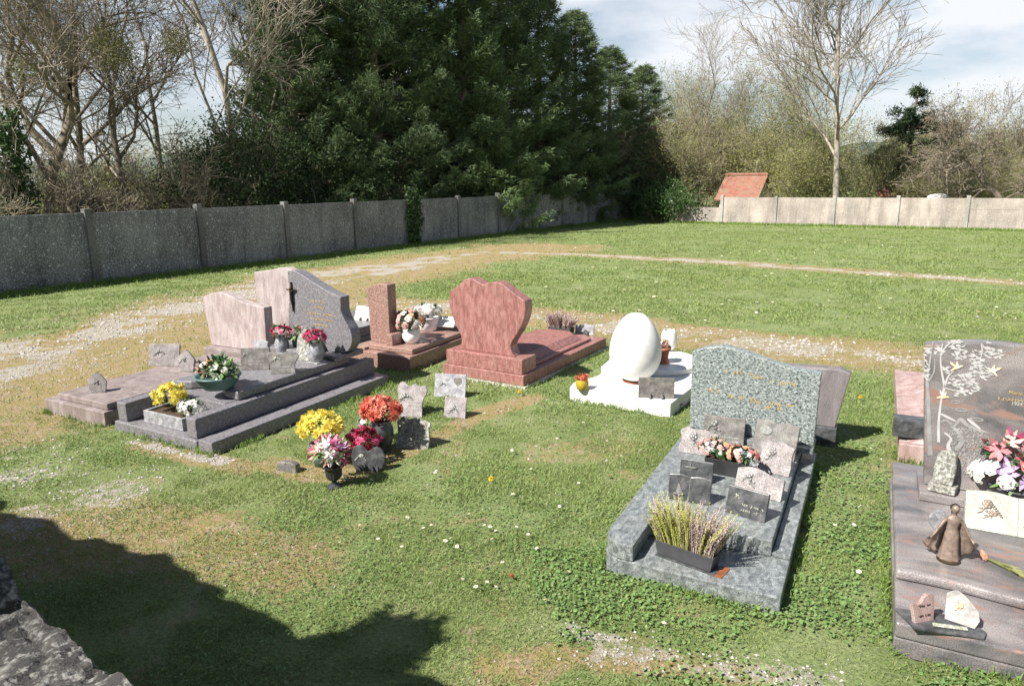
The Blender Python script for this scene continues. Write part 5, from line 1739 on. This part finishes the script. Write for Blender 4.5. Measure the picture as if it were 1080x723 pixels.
# on D
t = thing('flower_pot', 434, 361, .236, 'white ceramic pot of salmon pink and cream roses on the brown slab', 'flower pot')
t.scale = (1.3,) * 3
pot(t, [(.055, 0), (.062, .004), (.085, .05), (.088, .09), (.076, .12), (.08, .13), (.072, .13), (.066, .115)], 'white_ceramic')
bouquet(t, (-.02, 0, .20), (.15, .11, .09), [('rose', .038, 'pale_pink'), ('rose', .036, 'peach'), ('rose', .036, 'white_petal'), ('rose', .036, 'pale_pink')], 30, 'leaf', 110, seed=9, bottom=-.5)
t = thing('flower_pot', 452, 348, .236, 'white bowl of cream white flowers behind the salmon roses', 'flower pot')
t.scale = (1.3,) * 3
pot(t, rim(.085, .14, .115), 'white_ceramic', (.10, .12))
bouquet(t, (.0, 0, .20), (.13, .10, .055), [('rose', .04, 'white_petal'), ('mum', .035, 'white_petal')], 20, 'leaf', 60, seed=10)


# dry heather / lavender planters
def stalks(root, n, sx, sy, h, mats, seed, z0=0, fan=.5, leafy_=True, hl=.012):
    rs = random.Random(seed)
    groups = {m: MB() for m in mats}
    for i in range(n):
        m = mats[min(len(mats) - 1, int(rs.random() * len(mats)))] if not leafy_ else mats[0]
        x, y = rs.uniform(-1, 1), rs.uniform(-1, 1)
        if leafy_: m = mats[0] if (x < .15 and rs.random() < .72) or rs.random() < .12 else mats[1]
        mb = groups[m]
        H = h * rs.uniform(.65, 1.08) * (1 - .18 * abs(x))
        tx, ty = x * sx + x * fan * H + rs.gauss(0, .012), y * sy + y * fan * .7 * H + rs.gauss(0, .012)
        pts = [Vector((x * sx, y * sy, z0)), Vector(((x * sx * .6 + tx * .4), (y * sy * .6 + ty * .4), z0 + H * .5)), Vector((tx, ty, z0 + H))]
        mb.tube(pts, [.0022, .0018, .001], 4)
        for k in range(16):
            f = .28 + .72 * k / 16
            q = pts[0].lerp(pts[1], f * 2) if f < .5 else pts[1].lerp(pts[2], f * 2 - 1)
            a = rs.uniform(0, 2 * PI)
            petal(mb, q, Vector((math.cos(a), math.sin(a), 1.1)), Vector((0, 0, 1)), hl * (1.25 - .5 * f), hl * .5, .2, .5)
            petal(mb, q, Vector((math.cos(a + 2.5), math.sin(a + 2.5), .9)), Vector((0, 0, 1)), hl * (1.25 - .5 * f), hl * .5, .2, .5)
    for m, mb in groups.items():
        if mb.v: mb.build('stalks', M[m], root)


def trough(t, w, d, h, mat, taper=.88):
    mb = MB()
    w2, d2 = w / 2, d / 2
    T_ = .006
    ob = [(-w2 * taper, -d2 * taper), (w2 * taper, -d2 * taper), (w2 * taper, d2 * taper), (-w2 * taper, d2 * taper)]
    ot = [(-w2, -d2), (w2, -d2), (w2, d2), (-w2, d2)]
    it = [(-w2 + T_, -d2 + T_), (w2 - T_, -d2 + T_), (w2 - T_, d2 - T_), (-w2 + T_, d2 - T_)]
    mb.add([(x, y, 0) for x, y in ob] + [(x, y, h) for x, y in ot] + [(x, y, h) for x, y in it] + [(x, y, h - .03) for x, y in it],
           [(3, 2, 1, 0)] + [(i, (i + 1) % 4, 4 + (i + 1) % 4, 4 + i) for i in range(4)] + [(4 + i, 4 + (i + 1) % 4, 8 + (i + 1) % 4, 8 + i) for i in range(4)] + [(8 + i, 8 + (i + 1) % 4, 12 + (i + 1) % 4, 12 + i) for i in range(4)])
    mb.build('planter', M[mat], t, bevel=.002)
    MB().box(-w2 + T_ * 1.5, w2 - T_ * 1.5, -d2 + T_ * 1.5, d2 - T_ * 1.5, h - .035, h - .014).build('soil', M['soil'], t)


t = thing('heather_planter', 735, 590, .106, 'charcoal plastic trough of yellow and faded pink heather on the front of the green tomb', 'planter')
t.rotation_euler.z = R(-39)
t.location = GL(.455, .165, .106)
trough(t, .35, .12, .085, 'charcoal_plastic', .9)
stalks(t, 300, .155, .05, .28, ['heather_y', 'heather_p'], 3, .055, .48)
t = thing('dried_planter', 592, 352, .17, 'dark planter of dried grey lavender stalks at the foot of the red tomb', 'planter')
t.scale = (1.35,) * 3
trough(t, .24, .12, .07, 'charcoal_plastic')
stalks(t, 110, .11, .05, .17, ['heather_p', 'heather_p'], 5, .05, .55, hl=.016)
# mini roses on G
t = thing('rose_planter', 768, 500, .20, 'dark trough of small peach and pink roses among the plaques on the green tomb', 'planter')
t.location = GL(.46, 1.24, .201)
t.scale = (1.3, 1.3, 1.3)
trough(t, .22, .10, .085, 'black_plastic')
bouquet(t, (-.06, 0, .125), (.09, .05, .045), [('rose', .017, 'pale_pink'), ('rose', .019, 'peach'), ('rose', .017, 'pale_pink'), ('rose', .012, 'white_petal')], 30, 'leaf', 90, seed=12, leaf_s=.025)
bouquet(t, (.07, 0, .115), (.085, .05, .04), [('rose', .019, 'peach'), ('rose', .018, 'rose_pink'), ('rose', .012, 'white_petal'), ('rose', .019, 'pale_pink')], 26, 'leaf', 90, seed=13, leaf_s=.025)
# F: terracotta pot, mustard pot
t = thing('terracotta_pot', 697, 382, .197, 'terracotta pot with a dried plant behind the large white egg', 'flower pot')
t.scale = (1.15,) * 3
pot(t, [(.055, 0), (.058, .004), (.078, .12), (.088, .121), (.092, .155), (.082, .155), (.074, .13)], 'terracotta', (.074, .13))
MB().lathe([(.055, -.0), (.075, .002), (.08, .018), (.072, .02)], 20).build('saucer', M['terracotta'], t)
bouquet(t, (0, 0, .18), (.07, .07, .03), [('daisy', .02, 'peach'), ('mum', .02, 'pale_pink')], 7, 'dry', 60, seed=14, leaf_s=.035)
t = thing('cactus_pot', 614, 410, .132, 'mustard glazed pot with a small coral red flower on the white tomb corner', 'flower pot')
t.scale = (1.15,) * 3
pot(t, [(.045, 0), (.05, .004), (.058, .04), (.055, .08), (.05, .085), (.044, .08)], 'yellow_glaze', (.045, .068))
bouquet(t, (0, 0, .10), (.035, .035, .018), [('mum', .024, 'coral')], 6, 'leaf', 12, seed=15, leaf_s=.02)
# grass group
t = thing('flower_pot', 342, 489, 0, 'green pot of bright yellow flowers standing on the grass behind the urn', 'flower pot')
pot(t, rim(.075, .17, .105), 'green_plastic', (.09, .14))
bouquet(t, (0, 0, .30), (.165, .13, .10), [('mum', .045, 'yellow'), ('mum', .042, 'yellow'), ('lily', .045, 'yellow')], 40, 'leaf_pale', 110, seed=16, bottom=-.25)
t = thing('flower_urn', 353, 513, 0, 'black fluted urn of pink and white lilies, nearest on the grass', 'flower urn')
pot(t, [(.055, 0), (.056, .008), (.02, .03), (.016, .045), (.03, .055), (.055, .08), (.062, .15), (.078, .158), (.08, .168), (.068, .168), (.055, .15)], 'black_plastic', (.055, .14), 32, 'urn', .03)
bouquet(t, (-.03, 0, .27), (.12, .10, .085), [('lily', .05, 'pink'), ('lily', .05, 'pink'), ('lily', .052, 'white_petal'), ('lily', .045, 'pale_pink')], 24, 'leaf_pale', 40, seed=17, bottom=-.4, leaf_s=.06)
bouquet(t, (.05, 0, .25), (.08, .06, .09), [('lily', .046, 'mauve_petal'), ('lily', .04, 'pink')], 6, 'leaf', 60, seed=18, leaf_s=.05)
t = thing('flower_pot', 385, 487, 0, 'low pot of dark crimson pink flowers between the lilies and the dark vase', 'flower pot')
pot(t, rim(.05, .10, .075), 'green_plastic', (.065, .085))
bouquet(t, (0, 0, .19), (.12, .10, .075), [('mum', .036, 'crimson'), ('mum', .034, 'pink'), ('mum', .034, 'crimson')], 20, 'leaf', 80, seed=19)
t = thing('flower_pot', 392, 466, 0, 'small pot of faded white and green flowers behind the crimson ones', 'flower pot')
pot(t, rim(.05, .10, .07), 'green_plastic', (.06, .085))
bouquet(t, (-.02, 0, .17), (.10, .08, .05), [('daisy', .03, 'white_petal'), ('lily', .03, 'mauve_petal')], 10, 'leaf_pale', 60, seed=20)
t = thing('flower_vase', 404, 475, 0, 'dark speckled stone vase of coral red chrysanthemums on the grass', 'flower vase')
pot(t, [(.05, 0), (.055, .006), (.075, .06), (.094, .14), (.095, .19), (.078, .235), (.072, .245), (.082, .262), (.07, .262), (.06, .24)], 'grey_dark', None, name='vase')
bouquet(t, (-.01, 0, .35), (.145, .12, .075), [('mum', .05, 'orange_red'), ('mum', .048, 'coral')], 30, 'leaf', 40, seed=21, bottom=-.35)

# big bouquet on I
t = thing('lily_bouquet', 1078, 540, .213, 'large artificial bouquet of pink lilies and white roses before the engraved headstone', 'flowers')
t.scale = (1.35,) * 3
t.location.y += .10
pot(t, rim(.08, .10, .10), 'grey_dark', (.09, .08))
bouquet(t, (0, 0, .14), (.17, .10, .075), [('rose', .04, 'white_petal'), ('rose', .038, 'white_petal'), ('rose', .036, 'pale_pink'), ('lily', .038, 'mauve_petal')], 34, 'leaf_pale', 70, seed=22, bottom=-.2)
bouquet(t, (-.05, 0, .24), (.10, .06, .09), [('lily', .055, 'pink'), ('lily', .05, 'rose_pink'), ('lily', .045, 'pale_pink')], 11, 'leaf', 50, seed=23, bottom=.0)
bouquet(t, (.08, 0, .20), (.07, .06, .06), [('lily', .04, 'mauve_petal'), ('rose', .045, 'coral')], 7, 'leaf_pale', 60, seed=24)
# wilted flower lying
p = W(1060, 600, .212)
wf = empty('wilted_rose', (p.x, p.y, .214), R(-62), 'wilted orange flower with pale green wrapping lying on the engraved tomb slab', 'flower')
mb = MB(); mb.tube([(-.09, 0, .014), (0, .004, .014), (.14, -.01, .010), (.2, -.03, .01)], [.004, .014, .016, .006], 7)
for k in range(8): petal(mb, Vector((-.03 + k * .02, 0, .015)), Vector((1, random.uniform(-.6, .6), random.uniform(0, .3))), Vector((0, 0, 1)), .07, .022, .2, .3)
mb.build('stem', M['olive_leaf'], wf)
for k in range(3): link('flower', fm('rose', .024, 'peach'), wf, (-.10 - .012 * k, .012 * (k - 1), .02), (R(70), 0, R(90)))


# ------------------------------------------------------------ statuette with open cloak
def statuette():
    p = W(1000, 590, .212)
    t = empty('statuette', (p.x, p.y, .213), UY + R(6), 'bronze brown statuette of a robed woman spreading her cloak on the engraved tomb', 'statuette')
    # body: one continuous surface, robe below
    n = 28; vv = []; ff = []
    prof = [(.0, .046, .034, 0), (.012, .044, .033, 0), (.05, .037, .028, 0), (.10, .032, .024, 0), (.135, .030, .022, 0), (.155, .024, .017, 0), (.17, .021, .016, 0), (.19, .027, .019, 0), (.205, .031, .018, 0),
            (.218, .030, .015, 0), (.226, .012, .010, 0), (.236, .009, .009, 0), (.243, .013, .013, -.002), (.252, .0165, .017, -.003), (.262, .0175, .018, -.003), (.272, .015, .016, -.002), (.280, .007, .008, 0)]
    for z, a, b, yo in prof:
        for k in range(n):
            q = 2 * PI * k / n
            w = 1 + (.10 * math.sin(q * 7 + z * 9) * max(0, 1 - z / .16))
            vv.append((a * math.cos(q) * w, b * math.sin(q) * w + yo, z))
    for i in range(len(prof) - 1):
        for k in range(n): ff.append((i * n + k, i * n + (k + 1) % n, (i + 1) * n + (k + 1) % n, (i + 1) * n + k))
    ff.append(tuple(range(n - 1, -1, -1))); ff.append(tuple(range((len(prof) - 1) * n, len(prof) * n)))
    mb = MB().add(vv, ff)
    for s in (-1, 1):
        mb.tube([(s * .022, 0, .211), (s * .038, -.004, .195), (s * .055, -.012, .165), (s * .072, -.022, .135), (s * .082, -.026, .12)], [.009, .009, .0075, .0055, .004], 8)
        mb.ball((s * .085, -.027, .116), .006, 6, (1, .7, 1.3))
    mb.ball((0, -.020, .258), .0035, 5); mb.ball((-.007, -.0185, .263), .0022, 5); mb.ball((.007, -.0185, .263), .0022, 5)
    mb.tube([(-.004, -.0185, .2515), (.004, -.0185, .2515)], .0012, 5)
    mb.build('figure', M['bronze_pale'], t, smooth=True)
    hair = MB().ball((0, .005, .262), .0205, 10, (1, 1, 1.05), .04)
    hair.tube([(0, .015, .255), (0, .02, .235), (0, .019, .215)], [.013, .012, .006], 8)
    hair.build('hair', M['bronze'], t, smooth=True)
    for s in (-1, 1):
        vv = []; ff = []
        m, q = 10, 12
        for i in range(m):
            u = i / (m - 1)
            for j in range(q):
                w = j / (q - 1)
                x0, z0 = s * (.018 + .062 * u), .215 - .09 * u
                x1, z1 = s * (.03 + .078 * u), .008 + .045 * u * u
                y = .014 + .016 * math.sin(u * 15) * w * .35 - .03 * u * (1 - w) + .02 * w
                vv.append((x0 + (x1 - x0) * w, y, z0 + (z1 - z0) * w))
        for i in range(m - 1):
            for j in range(q - 1): ff.append((i * q + j, (i + 1) * q + j, (i + 1) * q + j + 1, i * q + j + 1))
        o = MB().add(vv, ff).build('cloak', M['bronze_pale'], t, smooth=True)
        sm = o.modifiers.new('s', 'SOLIDIFY'); sm.thickness = .003
    wg = MB().face_on(smooth_pts([(-.03, .13), (-.02, .19), (-.035, .222), (-.065, .225), (-.09, .20), (-.095, .17), (-.08, .14), (-.05, .12), (-.03, .13)], 3)[:-1], .03, .042)
    wg.build('stone_wing', M['grey_light'], t, bevel=.004)
    MB().lathe([(.05, -.0), (.05, .006), (.046, .008)], 20).build('base', M['bronze'], t)
    t.scale = (1.12, 1.12, 1.12)


statuette()

# ------------------------------------------------------------ small things in the grass
dh = flower_mesh('daisy', .012, M['white_petal'], 3)
dc = MB().ball((0, 0, .001), .0045, 6, (1, 1, .6)).mesh('centre', M['dandelion'])
ds = MB().tube([(0, 0, -.05), (.002, 0, 0)], .0009, 4).mesh('stalk', M['leaf_pale'])


def daisy(px, py, s=1.0):
    p = WT(px, py)
    r = empty('daisy', (p.x, p.y, p.z + .045), random.uniform(0, 6), 'single white daisy flowering in the grass', 'daisy', 'daisies scattered in the grass', rx=random.uniform(.0, .5))
    r.scale = (s,) * 3
    link('petals', dh, r); link('centre', dc, r); link('stalk', ds, r)


for px, py in ((447, 563), (455, 560), (482, 583), (470, 577), (476, 574), (424, 583), (399, 575), (416, 573), (523, 566), (517, 562), (519, 575), (545, 562), (557, 570), (488, 618), (502, 620), (502, 626), (514, 621), (523, 626), (541, 527), (511, 560), (459, 504),
               (495, 548), (430, 552), (590, 540), (566, 585), (610, 515), (380, 560), (575, 640), (900, 560), (905, 610), (640, 470), (655, 486), (560, 500), (700, 665), (880, 560), (600, 610), (530, 600), (540, 480), (615, 450)):
    daisy(px, py, random.uniform(.85, 1.25))
rd = random.Random(12)
for _ in range(150):
    px, py = rd.uniform(560, 1078), 246 + rd.random() ** 1.5 * 95
    daisy(px, py, rd.uniform(1.6, 2.6))
for _ in range(40):
    px = rd.uniform(120, 560); py = 300 - (px - 100) * .115 + rd.uniform(-6, 10)
    daisy(px, py, rd.uniform(1.4, 2.4))
dm = flower_mesh('mum', .017, M['dandelion'], 9)
for px, py, lab in ((518, 512, 'yellow dandelion in the grass near the middle of the lawn'), (907, 424, 'yellow dandelion right of the mauve headstone'), (548, 418, 'yellow dandelion at the corner of the red tomb'), (563, 395, 'yellow dandelion beside the white tomb')):
    p = WT(px, py)
    r = empty('dandelion', (p.x, p.y, .05), 0, lab, 'dandelion', 'dandelions')
    link('flower', dm, r, scale=1.25); link('stalk', ds, r)
lf = MB(); petal(lf, Vector((0, 0, 0)), Vector((1, .1, .5)), Vector((0, 0, 1)), .06, .045, .8, .3)
lfm = lf.mesh('leaf', M['rust'])
for px, py, s, lab in ((543, 614, .8, 'dry orange brown leaf standing in the grass'), (716, 431, 1.0, 'orange brown dead leaf by the corner of the white tomb'), (640, 505, .6, 'small dead leaf left of the green tomb'), (770, 628, .6, 'small dead leaf in the clover before the green tomb')):
    p = WT(px, py)
    o = link('dead_leaf', lfm, None, (p.x, p.y, .025), (0, 0, px), s); tag(o, lab, 'leaf')
